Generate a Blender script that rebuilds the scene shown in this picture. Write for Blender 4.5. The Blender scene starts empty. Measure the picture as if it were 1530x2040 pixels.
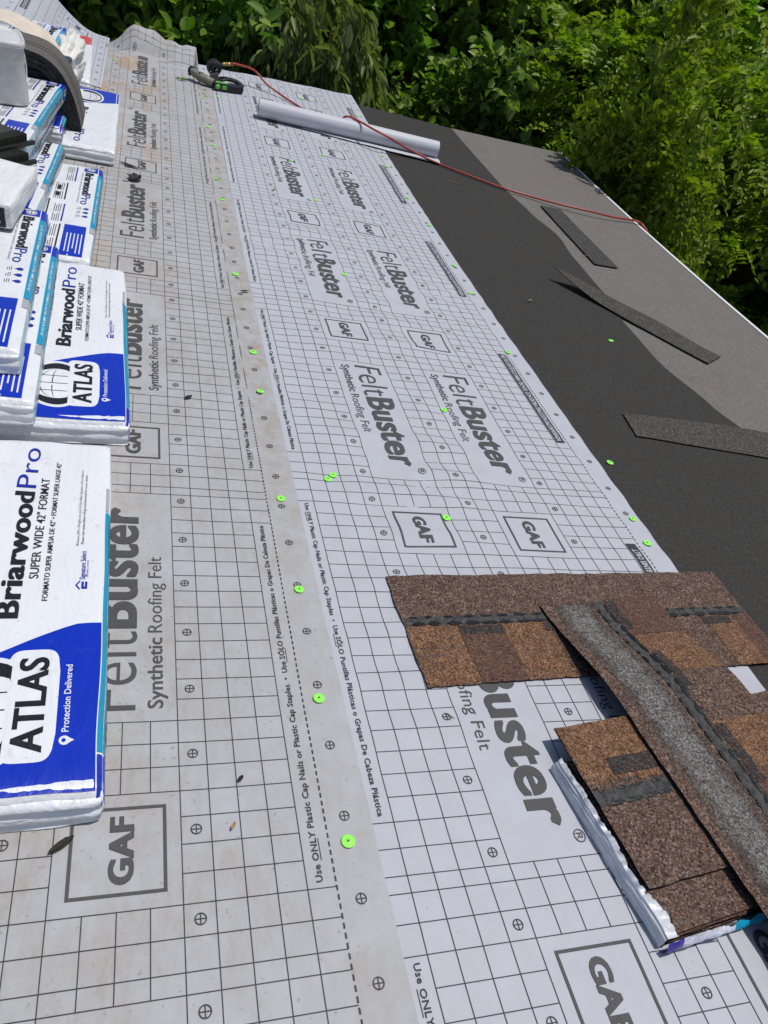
import bpy, bmesh, math, random
import numpy as np
from mathutils import Matrix, Vector, noise
random.seed(7); rng = np.random.default_rng(7)
scene = bpy.context.scene
COL = scene.collection
R = math.radians

# ------------------------------------------------------------------ frame of the roof
PITCH = R(14.12)                    # roof falls towards +X
Z0 = 3.35                           # height of the roof's origin over the ground
KSAG = 0.0069356                    # the old roof's gentle sag along its length
T = Matrix.Translation((0, 0, Z0)) @ Matrix.Rotation(PITCH, 4, 'Y')
def zr(y):
    return KSAG * y * y if y > 0 else 0.0
def on_roof(x, y, h=0.0, rz=0.0):
    """Matrix of a thing standing on the roof at roof coordinates x (down the slope), y (along it)."""
    return T @ Matrix.Translation((x, y, zr(y) + h)) @ Matrix.Rotation(math.atan(2 * KSAG * max(y, 0)), 4, 'X') @ Matrix.Rotation(rz, 4, 'Z')

# ------------------------------------------------------------------ camera
cam = bpy.data.cameras.new('camera')
cam_o = bpy.data.objects.new('camera', cam); COL.objects.link(cam_o)
Rm = Matrix(((0.94415801, -0.22843909, 0.23744734), (0.04521784, -0.62399391, -0.78011983), (0.32637556, 0.74729324, -0.57881932)))
right, down, fwd = (Vector(Rm[i]) for i in range(3))
M = Matrix((right, -down, -fwd)).transposed().to_4x4()
M.translation = Vector((-0.37993158, -0.49535757, 1.28014914))
cam_o.matrix_world = T @ M
cam.sensor_fit = 'VERTICAL'; cam.sensor_height = 36.0
cam.lens = 1526.35 / 2040 * 36.0
cam.clip_start = 0.02; cam.clip_end = 500
scene.camera = cam_o

# ------------------------------------------------------------------ sky and sun
sun_dir = (T.to_3x3() @ Vector((0.25, -0.03, 1.0))).normalized()
elev = math.asin(sun_dir.z); azim = math.atan2(sun_dir.x, sun_dir.y)
world = bpy.data.worlds.new('World'); scene.world = world; world.use_nodes = True
wn = world.node_tree.nodes; wl = world.node_tree.links
sky = wn.new('ShaderNodeTexSky'); sky.sky_type = 'NISHITA'; sky.sun_disc = False
sky.sun_elevation = elev; sky.sun_rotation = azim; sky.air_density = 1.0; sky.dust_density = 1.0
wl.new(sky.outputs[0], wn['Background'].inputs[0]); wn['Background'].inputs[1].default_value = 0.11
sun = bpy.data.lights.new('sun', 'SUN'); sun.energy = 3.6; sun.angle = R(0.5); sun.color = (1.0, 0.965, 0.91)
sun_o = bpy.data.objects.new('sun', sun); COL.objects.link(sun_o)
sun_o.rotation_euler = sun_dir.to_track_quat('Z', 'Y').to_euler(); sun_o.location = (6, 2, 12)
scene.view_settings.view_transform = 'Standard'; scene.view_settings.look = 'None'
scene.view_settings.exposure = -0.30; scene.view_settings.gamma = 1.0
scene.cycles.max_bounces = 8; scene.cycles.transparent_max_bounces = 12

# ------------------------------------------------------------------ helpers: properties, materials, meshes
def tag(o, label=None, cat=None, group=None, kind=None):
    if label: o['label'] = label
    if cat: o['category'] = cat
    if group: o['group'] = group
    if kind: o['kind'] = kind
    return o

class Nodes:
    def __init__(s, name):
        s.m = bpy.data.materials.new(name); s.m.use_nodes = True
        s.t = s.m.node_tree; s.n = s.t.nodes; s.l = s.t.links
        s.b = s.n['Principled BSDF']
        s.co = s.n.new('ShaderNodeTexCoord').outputs['Object']
    def link(s, a, b): s.l.new(a, b)
    def noise(s, scale, detail=4, rough=0.6, co=None, stretch=None, dist=0.0):
        n = s.n.new('ShaderNodeTexNoise'); n.inputs['Scale'].default_value = scale
        n.inputs['Detail'].default_value = detail; n.inputs['Roughness'].default_value = rough
        n.inputs['Distortion'].default_value = dist
        co = co or s.co
        if stretch:
            mp = s.n.new('ShaderNodeMapping'); mp.inputs['Scale'].default_value = stretch
            s.link(co, mp.inputs[0]); co = mp.outputs[0]
        s.link(co, n.inputs[0]); return n.outputs[0]
    def ramp(s, fac, stops, const=False):
        r = s.n.new('ShaderNodeValToRGB'); e = r.color_ramp.elements
        if const: r.color_ramp.interpolation = 'CONSTANT'
        while len(e) < len(stops): e.new(0.5)
        for el, (p, c) in zip(e, stops):
            el.position = p; el.color = (*c, 1) if hasattr(c, '__len__') else (c, c, c, 1)
        s.link(fac, r.inputs[0]); return r.outputs[0]
    def mix(s, fac, a, b, mode='MIX'):
        m = s.n.new('ShaderNodeMix'); m.data_type = 'RGBA'; m.blend_type = mode
        for v, i in ((fac, 0), (a, 6), (b, 7)):
            if isinstance(v, (int, float)): m.inputs[i].default_value = v if i == 0 else (v, v, v, 1)
            elif isinstance(v, tuple): m.inputs[i].default_value = (*v, 1)
            else: s.link(v, m.inputs[i])
        return m.outputs[2]
    def math(s, op, a, b=0.0, clamp=False):
        m = s.n.new('ShaderNodeMath'); m.operation = op; m.use_clamp = clamp
        for v, i in ((a, 0), (b, 1)):
            if isinstance(v, (int, float)): m.inputs[i].default_value = v
            else: s.link(v, m.inputs[i])
        return m.outputs[0]
    def xyz(s):
        n = s.n.new('ShaderNodeSeparateXYZ'); s.link(s.co, n.inputs[0]); return n.outputs
    def bump(s, h, strength=0.3, dist=0.002):
        b = s.n.new('ShaderNodeBump'); b.inputs['Strength'].default_value = strength; b.inputs['Distance'].default_value = dist
        s.link(h, b.inputs['Height']); s.link(b.outputs[0], s.b.inputs['Normal'])
    def base(s, v):
        if isinstance(v, tuple): s.b.inputs['Base Color'].default_value = (*v, 1)
        else: s.link(v, s.b.inputs['Base Color'])
    def set(s, rough=0.6, spec=0.4, metal=0.0):
        s.b.inputs['Roughness'].default_value = rough; s.b.inputs['Specular IOR Level'].default_value = spec
        s.b.inputs['Metallic'].default_value = metal
        return s.m

def plain(name, col, rough=0.6, spec=0.4, var=0.12, scale=40, bump=0.0, bscale=60, metal=0.0):
    k = Nodes(name); f = k.noise(scale, 5)
    d = tuple(c * (1 - var) for c in col); l = tuple(min(1, c * (1 + var)) for c in col)
    k.base(k.ramp(f, [(0.3, d), (0.7, l)]))
    if bump: k.bump(k.noise(bscale, 4), bump, 0.004)
    return k.set(rough, spec, metal)

class MB:
    """Collects polygons, each with a material, and links them as ONE mesh object."""
    def __init__(s): s.v = []; s.f = []; s.mi = []; s.ms = []; s.sm = []
    def m(s, mat):
        if mat not in s.ms: s.ms.append(mat)
        return s.ms.index(mat)
    def poly(s, pts, mat, smooth=False):
        i = len(s.v); s.v.extend(tuple(p) for p in pts); s.f.append(tuple(range(i, i + len(pts)))); s.mi.append(s.m(mat)); s.sm.append(smooth)
    def mesh(s, verts, faces, mat, smooth=False):
        i = len(s.v); s.v.extend(tuple(p) for p in verts); k = s.m(mat)
        for f in faces: s.f.append(tuple(a + i for a in f)); s.mi.append(k); s.sm.append(smooth)
    def grid(s, fn, nu, nv, mat, smooth=True):
        vs = [fn(i / nu, j / nv) for j in range(nv + 1) for i in range(nu + 1)]
        fs = [(j * (nu + 1) + i, j * (nu + 1) + i + 1, (j + 1) * (nu + 1) + i + 1, (j + 1) * (nu + 1) + i) for j in range(nv) for i in range(nu)]
        s.mesh(vs, fs, mat, smooth)
    def box(s, x0, x1, y0, y1, z0, z1, mat, bev=0.0):
        bm = bmesh.new(); bmesh.ops.create_cube(bm, size=1)
        for v in bm.verts: v.co = Vector(((x0 + x1) / 2 + v.co.x * (x1 - x0), (y0 + y1) / 2 + v.co.y * (y1 - y0), (z0 + z1) / 2 + v.co.z * (z1 - z0)))
        if bev: bmesh.ops.bevel(bm, geom=bm.edges[:], offset=bev, segments=2, affect='EDGES', profile=0.5)
        s.bm(bm, mat)
    def bm(s, bm, mat, mtx=None, smooth=False):
        if mtx: bmesh.ops.transform(bm, matrix=mtx, verts=bm.verts)
        bm.verts.index_update()
        s.mesh([v.co[:] for v in bm.verts], [[v.index for v in f.verts] for f in bm.faces], mat, smooth); bm.free()
    def tube(s, pts, rad, mat, n=8, caps=True):
        pts = [Vector(p) for p in pts]; N = len(pts)
        rads = rad if hasattr(rad, '__len__') else [rad] * N
        vs = []; up = Vector((0, 0, 1)); prev = None
        for i, p in enumerate(pts):
            d = (pts[min(i + 1, N - 1)] - pts[max(i - 1, 0)]).normalized()
            a = (prev - d * prev.dot(d)) if prev else (up.cross(d) if abs(d.z) < 0.95 else Vector((1, 0, 0)).cross(d))
            a.normalize(); prev = a; b = d.cross(a)
            for k in range(n):
                t = 2 * math.pi * k / n; vs.append(p + (a * math.cos(t) + b * math.sin(t)) * rads[i])
        fs = [(i * n + k, i * n + (k + 1) % n, (i + 1) * n + (k + 1) % n, (i + 1) * n + k) for i in range(N - 1) for k in range(n)]
        if caps: fs += [tuple(range(n))[::-1], tuple((N - 1) * n + k for k in range(n))]
        s.mesh(vs, fs, mat, True)
    def build(s, name, parent=None, mtx=None):
        me = bpy.data.meshes.new(name); me.from_pydata([tuple(v) for v in s.v], [], s.f)
        for m in s.ms: me.materials.append(m)
        me.polygons.foreach_set('material_index', s.mi); me.polygons.foreach_set('use_smooth', s.sm); me.update()
        o = bpy.data.objects.new(name, me); COL.objects.link(o)
        if parent: o.parent = parent
        if mtx: o.matrix_world = mtx
        return o

def empty(name, mtx):
    o = bpy.data.objects.new(name, None); COL.objects.link(o); o.matrix_world = mtx; o.empty_display_size = 0.1
    return o
def smooth_path(pts, n=6):
    P = [Vector(p) for p in pts]; P = [P[0] * 2 - P[1]] + P + [P[-1] * 2 - P[-2]]; out = []
    for i in range(1, len(P) - 2):
        for k in range(n):
            t = k / n; a, b, c, d = P[i - 1:i + 3]
            out.append(0.5 * ((2 * b) + (c - a) * t + (2 * a - 5 * b + 4 * c - d) * t * t + (3 * b - a - 3 * c + d) * t ** 3))
    out.append(P[-2]); return out

# ------------------------------------------------------------------ lettering: flat filled glyphs, cached
_glyphs = {}
def glyphs(text, weight=0.0, shear=0.0, res=3):
    """(points, faces) of a line of text: x from 0 to 1, y in cap heights."""
    key = (text, weight, shear, res)
    if key not in _glyphs:
        cu = bpy.data.curves.new('lettering', 'FONT'); cu.body = text; cu.size = 1; cu.resolution_u = res; cu.fill_mode = 'FRONT'
        cu.offset = weight; cu.shear = shear
        if weight > 0.012: cu.space_character = 1.0 + weight * 2.2
        o = bpy.data.objects.new('lettering', cu); COL.objects.link(o)
        bpy.context.view_layer.update()
        me = bpy.data.meshes.new_from_object(o.evaluated_get(bpy.context.evaluated_depsgraph_get()))
        v = np.array([p.co[:2] for p in me.vertices]).reshape(-1, 2); f = [tuple(p.vertices) for p in me.polygons]
        bpy.data.objects.remove(o); bpy.data.curves.remove(cu); bpy.data.meshes.remove(me)
        x0, x1 = v[:, 0].min(), v[:, 0].max()
        cap = 0.729 + 2 * weight
        v = np.c_[(v[:, 0] - x0) / (x1 - x0), (v[:, 1] + weight) / cap]
        _glyphs[key] = (v, f)
    return _glyphs[key]
def ring(cx, cy, r0, r1, n=14, a0=0.0, a1=2 * math.pi):
    out = []
    for i in range(n):
        a = a0 + (a1 - a0) * i / n; b = a0 + (a1 - a0) * (i + 1) / n
        out.append([(cx + r0 * math.cos(a), cy + r0 * math.sin(a)), (cx + r1 * math.cos(a), cy + r1 * math.sin(a)),
                    (cx + r1 * math.cos(b), cy + r1 * math.sin(b)), (cx + r0 * math.cos(b), cy + r0 * math.sin(b))])
    return out

# ------------------------------------------------------------------ materials
def felt_material(name, dirt):
    k = Nodes(name); x, y, z = k.xyz()
    fine = k.noise(420, 2); mid = k.noise(14, 6, 0.65); cloth = k.noise(5, 5, 0.6)
    tone = (0.465, 0.475, 0.505) if dirt else (0.495, 0.505, 0.55)
    c = k.mix(k.math('MULTIPLY', fine, 0.34), tone, (0.34, 0.35, 0.375))
    c = k.mix(k.ramp(mid, [(0.35, 0.0), (0.75, 0.35)]), c, (0.36, 0.362, 0.378))
    spots = k.ramp(k.noise(95, 3, 0.5), [(0.66 if dirt else 0.70, 0.0), (0.73 if dirt else 0.76, 1.0)])
    c = k.mix(k.math('MULTIPLY', spots, 0.45 if dirt else 0.35), c, (0.10, 0.095, 0.09))
    if dirt:
        # dust trodden in: more of it up the slope and further along
        g = k.math('MULTIPLY', k.math('SUBTRACT', 0.62, k.math('MULTIPLY', x, 0.75)), 1.0, True)
        d = k.math('MULTIPLY', k.ramp(k.noise(6.5, 7, 0.72, stretch=(1.0, 0.8, 1)), [(0.32, 0.0), (0.60, 1.0)]), g, True)
        grain = k.ramp(k.noise(60, 6, 0.75, stretch=(1, 0.35, 1)), [(0.35, 0.35), (0.7, 1.0)]); d = k.math('MULTIPLY', d, grain)
        c = k.mix(d, c, (0.325, 0.285, 0.23))
        rust = k.ramp(k.noise(3.3, 6, 0.7, stretch=(1.6, 0.75, 1)), [(0.50, 0.0), (0.66, 1.0)])
        band = k.math('MULTIPLY', k.math('SUBTRACT', -0.15, x), 2.6, True)          # close to where the bundles lie
        far = k.math('MULTIPLY', k.math('MULTIPLY', k.math('SUBTRACT', y, 1.6), 0.45, True), k.math('MULTIPLY', k.math('SUBTRACT', 5.88, y), 12.0, True))
        c = k.mix(k.math('MULTIPLY', k.math('MULTIPLY', rust, band), far), c, (0.42, 0.24, 0.10))
        lap = k.ramp(k.noise(17, 7, 0.78), [(0.42, 0.0), (0.64, 0.9)])
        near_lap = k.math('SUBTRACT', 1.0, k.math('MULTIPLY', k.math('ABSOLUTE', k.math('SUBTRACT', x, 0.05)), 9.0), True)
        c = k.mix(k.math('MULTIPLY', k.math('MULTIPLY', lap, near_lap), k.math('ADD', 0.22, k.math('MULTIPLY', k.math('SUBTRACT', y, 0.45), 0.8, True)), True), c, (0.33, 0.285, 0.225))
    else:
        c = k.mix(k.ramp(k.noise(9, 6, 0.7), [(0.58, 0.0), (0.8, 0.35)]), c, (0.42, 0.40, 0.37))
    k.base(c); k.bump(k.mix(0.5, fine, k.noise(70, 4)), 0.25, 0.0012)
    return k.set(0.62, 0.35)
FELT_DIRTY = felt_material('dusty_roofing_felt', True)
FELT = felt_material('clean_roofing_felt', False)
INK = plain('thin_black_ink', (0.042, 0.042, 0.047), 0.6, 0.3, 0.3, 300)
INK_GREY = plain('grey_black_ink', (0.075, 0.072, 0.072), 0.6, 0.3, 0.35, 500)
INK_WHITE = plain('knocked_out_lettering', (0.55, 0.56, 0.6), 0.6)

def granules(name, cols, scale=520, rough=0.95, blot=0.0, blotcol=(0.1, 0.1, 0.1)):
    k = Nodes(name); n = len(cols)
    v = k.n.new('ShaderNodeTexVoronoi'); v.inputs['Scale'].default_value = scale; k.link(k.co, v.inputs[0])
    g = k.n.new('ShaderNodeSeparateColor'); k.link(v.outputs['Color'], g.inputs[0])
    c = k.ramp(g.outputs[0], [((i + 0.5) / n, cc) for i, cc in enumerate(cols)])
    c = k.mix(k.ramp(k.noise(scale * 0.14, 5, 0.7), [(0.35, 0.0), (0.7, 0.6)]), c, tuple(a * 0.62 for a in cols[n // 2]))
    if blot: c = k.mix(k.ramp(k.noise(7, 6, 0.7), [(0.45, 0.0), (0.75, blot)]), c, blotcol)
    k.base(c); k.bump(v.outputs['Distance'], 0.6, 0.0016)
    return k.set(rough, 0.25)
DARK_MEMBRANE = granules('black_membrane', [(0.020, 0.019, 0.018), (0.040, 0.038, 0.034), (0.060, 0.056, 0.049), (0.026, 0.027, 0.029), (0.085, 0.08, 0.075)], 430, blot=0.6, blotcol=(0.048, 0.041, 0.033))
GREY_MEMBRANE = granules('grey_membrane', [(0.085, 0.077, 0.070), (0.17, 0.154, 0.141), (0.225, 0.206, 0.190), (0.14, 0.124, 0.113), (0.275, 0.255, 0.236)], 380, blot=0.5, blotcol=(0.15, 0.127, 0.112))
STRIP = granules('charcoal_granules', [(0.02, 0.02, 0.02), (0.045, 0.043, 0.041), (0.075, 0.07, 0.066), (0.03, 0.03, 0.032), (0.16, 0.15, 0.14)], 300)
STRIP_PALE = granules('weathered_charcoal_granules', [(0.024, 0.024, 0.022), (0.054, 0.050, 0.046), (0.09, 0.083, 0.075), (0.036, 0.035, 0.032), (0.18, 0.165, 0.145)], 300)
BROWN = granules('brown_granules', [(0.0304, 0.0195, 0.0155), (0.123, 0.0634, 0.0401), (0.1932, 0.1074, 0.0672), (0.0586, 0.0403, 0.0363), (0.3162, 0.2257, 0.1746), (0.1171, 0.083, 0.0711)], 300)
AMBER = granules('amber_granules', [(0.0525, 0.0281, 0.0162), (0.1907, 0.0896, 0.0423), (0.2828, 0.1382, 0.0622), (0.0947, 0.0537, 0.0361), (0.4077, 0.2431, 0.1431), (0.1578, 0.0845, 0.0522)], 300)
MAROON = granules('maroon_granules', [(0.0366, 0.0207, 0.0171), (0.1037, 0.0549, 0.0403), (0.1464, 0.0793, 0.0549), (0.061, 0.0366, 0.0305), (0.2074, 0.122, 0.0854)], 300)
SHADE = granules('shadow_band_granules', [(0.015, 0.013, 0.013), (0.042, 0.035, 0.035), (0.066, 0.052, 0.048), (0.028, 0.024, 0.025), (0.12, 0.09, 0.075)], 300)
PALE = granules('pale_speckled_granules', [(0.05, 0.046, 0.043), (0.15, 0.138, 0.13), (0.25, 0.24, 0.235), (0.10, 0.078, 0.065), (0.36, 0.36, 0.355), (0.06, 0.054, 0.05)], 330)
PALE_THIN = granules('few_pale_granules', [(0.028, 0.017, 0.012), (0.12, 0.075, 0.05), (0.13, 0.085, 0.06), (0.05, 0.038, 0.035), (0.20, 0.18, 0.165), (0.08, 0.06, 0.05)], 300)
PALE_MID = granules('mixed_pale_granules', [(0.045, 0.035, 0.03), (0.12, 0.095, 0.085), (0.19, 0.175, 0.165), (0.08, 0.062, 0.052), (0.25, 0.24, 0.23), (0.05, 0.045, 0.04)], 300)
SEAL = plain('asphalt_sealant', (0.062, 0.059, 0.057), 0.8, 0.25, 0.6, 90, 0.6, 160)
TAR = plain('black_tar', (0.006, 0.006, 0.006), 0.33, 0.5, 0.3, 90, 0.4, 200)
SHINGLE_EDGE = plain('shingle_edge', (0.018, 0.016, 0.014), 0.9, 0.2, 0.4, 200)

def plastic(name, col, rough=0.32, dirt=0.0, crinkle=0.35):
    k = Nodes(name); n = k.noise(9, 5, 0.6)
    c = k.ramp(n, [(0.3, tuple(a * 0.93 for a in col)), (0.7, col)])
    if dirt:
        c = k.mix(k.ramp(k.noise(22, 7, 0.75), [(0.58, 0.0), (0.72, dirt)]), c, (0.30, 0.27, 0.22))
        c = k.mix(k.ramp(k.noise(150, 3, 0.6), [(0.70, 0.0), (0.74, 0.7)]), c, (0.06, 0.055, 0.05))
    k.base(c)
    w = k.noise(26, 6, 0.55, stretch=(1.0, 0.35, 2.0), dist=0.6)
    k.bump(w, crinkle, 0.01)
    return k.set(rough, 0.5)
W_WHITE = plastic('white_wrapper', (0.78, 0.79, 0.81), 0.27, 0.34, 0.5)
W_BLUE = plastic('blue_print', (0.003, 0.029, 0.44), 0.28, 0.10)
W_TEAL = plastic('teal_print', (0.005, 0.30, 0.48), 0.30, 0.06)
W_RED = plastic('red_print', (0.62, 0.06, 0.035), 0.3, 0.08)
W_GREY = plastic('grey_print', (0.40, 0.41, 0.43), 0.35, 0.1)
W_PALEBLUE = plastic('clear_wrapper_side', (0.42, 0.55, 0.62), 0.25, 0.12, 0.5)
W_BLACK = plastic('black_print', (0.012, 0.012, 0.014), 0.35, 0.05)
W_INKGREY = plastic('fine_grey_print', (0.10, 0.10, 0.115), 0.4)
W_NAVY = plastic('navy_lettering', (0.012, 0.025, 0.32), 0.3)
W_DARKFILM = plastic('dark_wrapper', (0.025, 0.03, 0.04), 0.25, 0.1, 0.6)
CRUMPLE = plastic('crumpled_white_film', (0.78, 0.76, 0.71), 0.4, 0.05, 0.8)

C_W = Vector((-0.37993158, -0.49535757, 1.28014914))
def at(u, v, h=0.0):
    """Point of the roof that the photograph shows at pixel u, v (1530 x 2040), for laying small things where they lie."""
    d = right * ((u - 765) / 1526.35) + down * ((v - 1020) / 1526.35) + fwd
    z = h
    for _ in range(40):
        t = (z - C_W.z) / d.z; X = C_W + d * t; z = 0.5 * z + 0.5 * (h + zr(X.y))
    return X
CAP_SPOTS = [
    ('neon green cap nail in the row along the lapped felt edge', 'cap nails along the felt lap', [(692, 1680), (634, 1395), (595, 1178), (559, 997), (518, 783), (504, 705), (469, 549), (442, 400), (432, 359), (424, 291), (414, 255), (406, 187), (404, 197)]),
    ('one of two neon green cap nails side by side on the felt', 'paired cap nails', [(653, 956), (663, 948)]),
    ('neon green cap nail out among the printing of the felt', 'cap nails scattered over the felt', [(889, 1033), (884, 818), (686, 548), (629, 400), (643, 310), (581, 321), (567, 195), (600, 197), (434, 193), (628, 200)]),
    ('neon green cap nail in the row beside the black membrane', 'cap nails along the outer felt edge', [(1288, 1083), (1260, 1035), (1012, 703), (937, 585), (904, 530), (855, 450), (812, 395), (771, 333), (762, 311), (712, 231)]),
    ('neon green cap nail lying on the black membrane', 'cap nails on the black membrane', [(1217, 679), (1215, 922)]),
    ('lone neon green cap nail on the rusty felt by the red bundle', None, [(227, 120)])]
_near = {}
for _l, _g, _s in CAP_SPOTS:
    for _u, _v in _s:
        _p = at(_u, _v)
        for _i in (-1, 0, 1):
            for _j in (-1, 0, 1): _near.setdefault((int(_p.x // 0.15) + _i, int(_p.y // 0.15) + _j), []).append((_p.x, _p.y))
def pucker(x, y):
    k = 1.0
    for a, b in _near.get((int(x // 0.15), int(y // 0.15)), ()):
        k *= 1 - 0.92 * math.exp(-((x - a) ** 2 + (y - b) ** 2) / 0.0022)
    return k
# ------------------------------------------------------------------ house under the roof
def waves(x, y):
    """Ripples in the loosely laid felt, always above the deck, in metres."""
    a = 0.0020 + 0.0095 * math.exp(-((y - 2.2) / 1.3) ** 2) * (1 / (1 + math.exp(-(x - 0.20) * 16))) * math.exp(-max(0.0, x - 0.55) ** 2 / 0.10) + 0.0014 / (1 + math.exp(-(y - 1.1) * 6))
    n1 = noise.noise(Vector((x * 3.4 + y * 0.5, y * 2.1 - x * 0.7, 3.1)))
    n2 = noise.noise(Vector((x * 5.5 + y * 2.0 + 9, y * 6.5, 1.7)))
    n3 = noise.noise(Vector((x * 3.0 + 4, y * 22.0, 8.7)))
    n4 = math.sin(6.283 * (y / 0.17 + 0.9 * x + 0.9 * noise.noise(Vector((x * 2.2, y * 1.6, 5.5))))) * max(0.0, 0.3 + noise.noise(Vector((x * 2.0 + 3, y * 1.3, 9.1))) * 1.6)
    return max(0.0003, a * (0.6 + 0.9 * n1 + 0.42 * n2 + 0.22 * n3 + 0.85 * n4)) * pucker(x, y)

BRICK = plain('painted_siding', (0.55, 0.54, 0.50), 0.7)
WOOD = plain('roof_boards', (0.30, 0.21, 0.13), 0.8, 0.2, 0.3, 12)
TRIM = plain('white_painted_metal', (0.80, 0.80, 0.80), 0.35, 0.5, 0.03)
Y_NEAR, Y_FAR, X_EAVE, X_RIDGE = -1.2, 5.99, 3.05, -2.6
house = empty('house', T)
tag(house, 'low house whose sagging roof is being re-covered, white metal edge along its eave', 'house')
mb = MB()
mb.grid(lambda u, v: (X_RIDGE + u * (X_EAVE - X_RIDGE), Y_NEAR + v * (Y_FAR - Y_NEAR), zr(Y_NEAR + v * (Y_FAR - Y_NEAR)) - 0.012), 8, 60, WOOD)
mb.grid(lambda u, v: (X_RIDGE + u * (X_EAVE - X_RIDGE), Y_FAR, zr(Y_FAR) - 0.012 - v * 0.10), 4, 1, WOOD, False)
mb.build('roof_deck', house, T)
Ti = T.inverted()
mb = MB()                                                         # far slope beyond the ridge
pr = T @ Vector((X_RIDGE, 0, -0.012))
def far_slope(u, v):
    y = Y_NEAR + v * (Y_FAR - Y_NEAR); p = T @ Vector((X_RIDGE, y, zr(y) - 0.012))
    return Ti @ Vector((p.x - u * 5.2, y, p.z - u * 5.2 * math.tan(PITCH)))
mb.grid(far_slope, 4, 24, DARK_MEMBRANE); mb.build('rear_slope', house, T)
mb = MB()                                                         # walls, worked in world coordinates
ex = (T @ Vector((X_EAVE, 0, 0))).x - 0.35; lx = pr.x - 5.0
def wall(p, q, zt0, zt1, m=BRICK):
    mb.poly([Ti @ Vector((p[0], p[1], 0)), Ti @ Vector((q[0], q[1], 0)), Ti @ Vector((q[0], q[1], zt1)), Ti @ Vector((p[0], p[1], zt0))], m)
ez = (T @ Vector((X_EAVE, 0, 0))).z - 0.05
wall((ex, Y_NEAR + 0.1), (ex, Y_FAR - 0.3), ez, ez); wall((lx, Y_FAR - 0.3), (lx, Y_NEAR + 0.1), 1.7, 1.7)
for yy in (Y_NEAR + 0.1, Y_FAR - 0.3):
    mb.poly([Ti @ Vector(p) for p in ((ex, yy, 0), (ex, yy, ez), (pr.x, yy, pr.z - 0.15), (lx, yy, 1.7), (lx, yy, 0))], BRICK)
mb.build('wall', house, T)
mb = MB()                                                         # white drip edge: a lip on the deck and a face over the fascia
prof = [(X_EAVE - 0.014, -0.0030), (X_EAVE + 0.008, -0.0022), (X_EAVE + 0.022, -0.010), (X_EAVE + 0.026, -0.080), (X_EAVE + 0.010, -0.083)]
def drip(u, v):
    y = Y_NEAR + v * (Y_FAR - Y_NEAR); i = min(int(u * 4 + 1e-6), 3); f = u * 4 - i
    a, b = prof[i], prof[i + 1]; return (a[0] + (b[0] - a[0]) * f, y, zr(y) + a[1] + (b[1] - a[1]) * f)
mb.grid(drip, 4, 40, TRIM, False)
mb.build('drip_edge', house, T)
mb = MB(); mb.grid(lambda u, v: (X_EAVE + 0.002, Y_NEAR + v * (Y_FAR - Y_NEAR), zr(Y_NEAR + v * (Y_FAR - Y_NEAR)) - 0.03 - u * 0.16), 1, 24, WOOD)
mb.build('fascia', house, T)

# ------------------------------------------------------------------ the two membranes lower down the slope
def sheet(name, xl, xr, y0, y1, off, mat, nx, ny, thick=0.0025):
    """A thin sheet on the roof; xl, xr: its sides as functions of y, y0/y1: its ends as functions of the fraction across."""
    mb = MB()
    def fn(u, v, dz=0.0):
        y = y0 + v * (y1(u) - y0); x = xl(y) + u * (xr(y) - xl(y)); return (x, y, zr(y) + off + dz)
    mb.grid(fn, nx, ny, mat)
    mb.grid(lambda u, v: fn(1.0, v, -u * thick), 1, ny, mat, False); mb.grid(lambda u, v: fn(0.0, v, -u * thick), 1, ny, mat, False)
    mb.grid(lambda u, v: fn(u, 1.0, -v * thick), nx, 1, mat, False)
    return mb
o = sheet('grey_membrane', lambda y: 1.75, lambda y: X_EAVE + 0.002, Y_NEAR, lambda u: 5.955 + 0.02 * u, -0.006, GREY_MEMBRANE, 10, 60).build('grey_membrane', None, T)
tag(o, 'sunlit grey-brown roofing membrane along the white eave edge', 'roofing membrane')
BOUND = [(-1.2, 2.14), (1.81, 2.13), (2.0, 2.08), (2.38, 2.015), (2.75, 2.03), (3.15, 2.09), (3.6, 2.11), (3.94, 2.15), (4.3, 2.09), (4.74, 2.045), (5.95, 2.02), (6.2, 2.02)]
def bound(y):
    for (a, b), (c, d) in zip(BOUND, BOUND[1:]):
        if y <= c:
            t = (y - a) / (c - a); return b + (d - b) * (t * t * (3 - 2 * t))
    return BOUND[-1][1]
o = sheet('black_membrane', lambda y: 0.9, bound, Y_NEAR, lambda u: 6.06 - 0.11 * u, -0.0025, DARK_MEMBRANE, 10, 90).build('black_membrane', None, T)
tag(o, 'black granular membrane strip between the printed felt and the grey membrane', 'roofing membrane')

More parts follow.
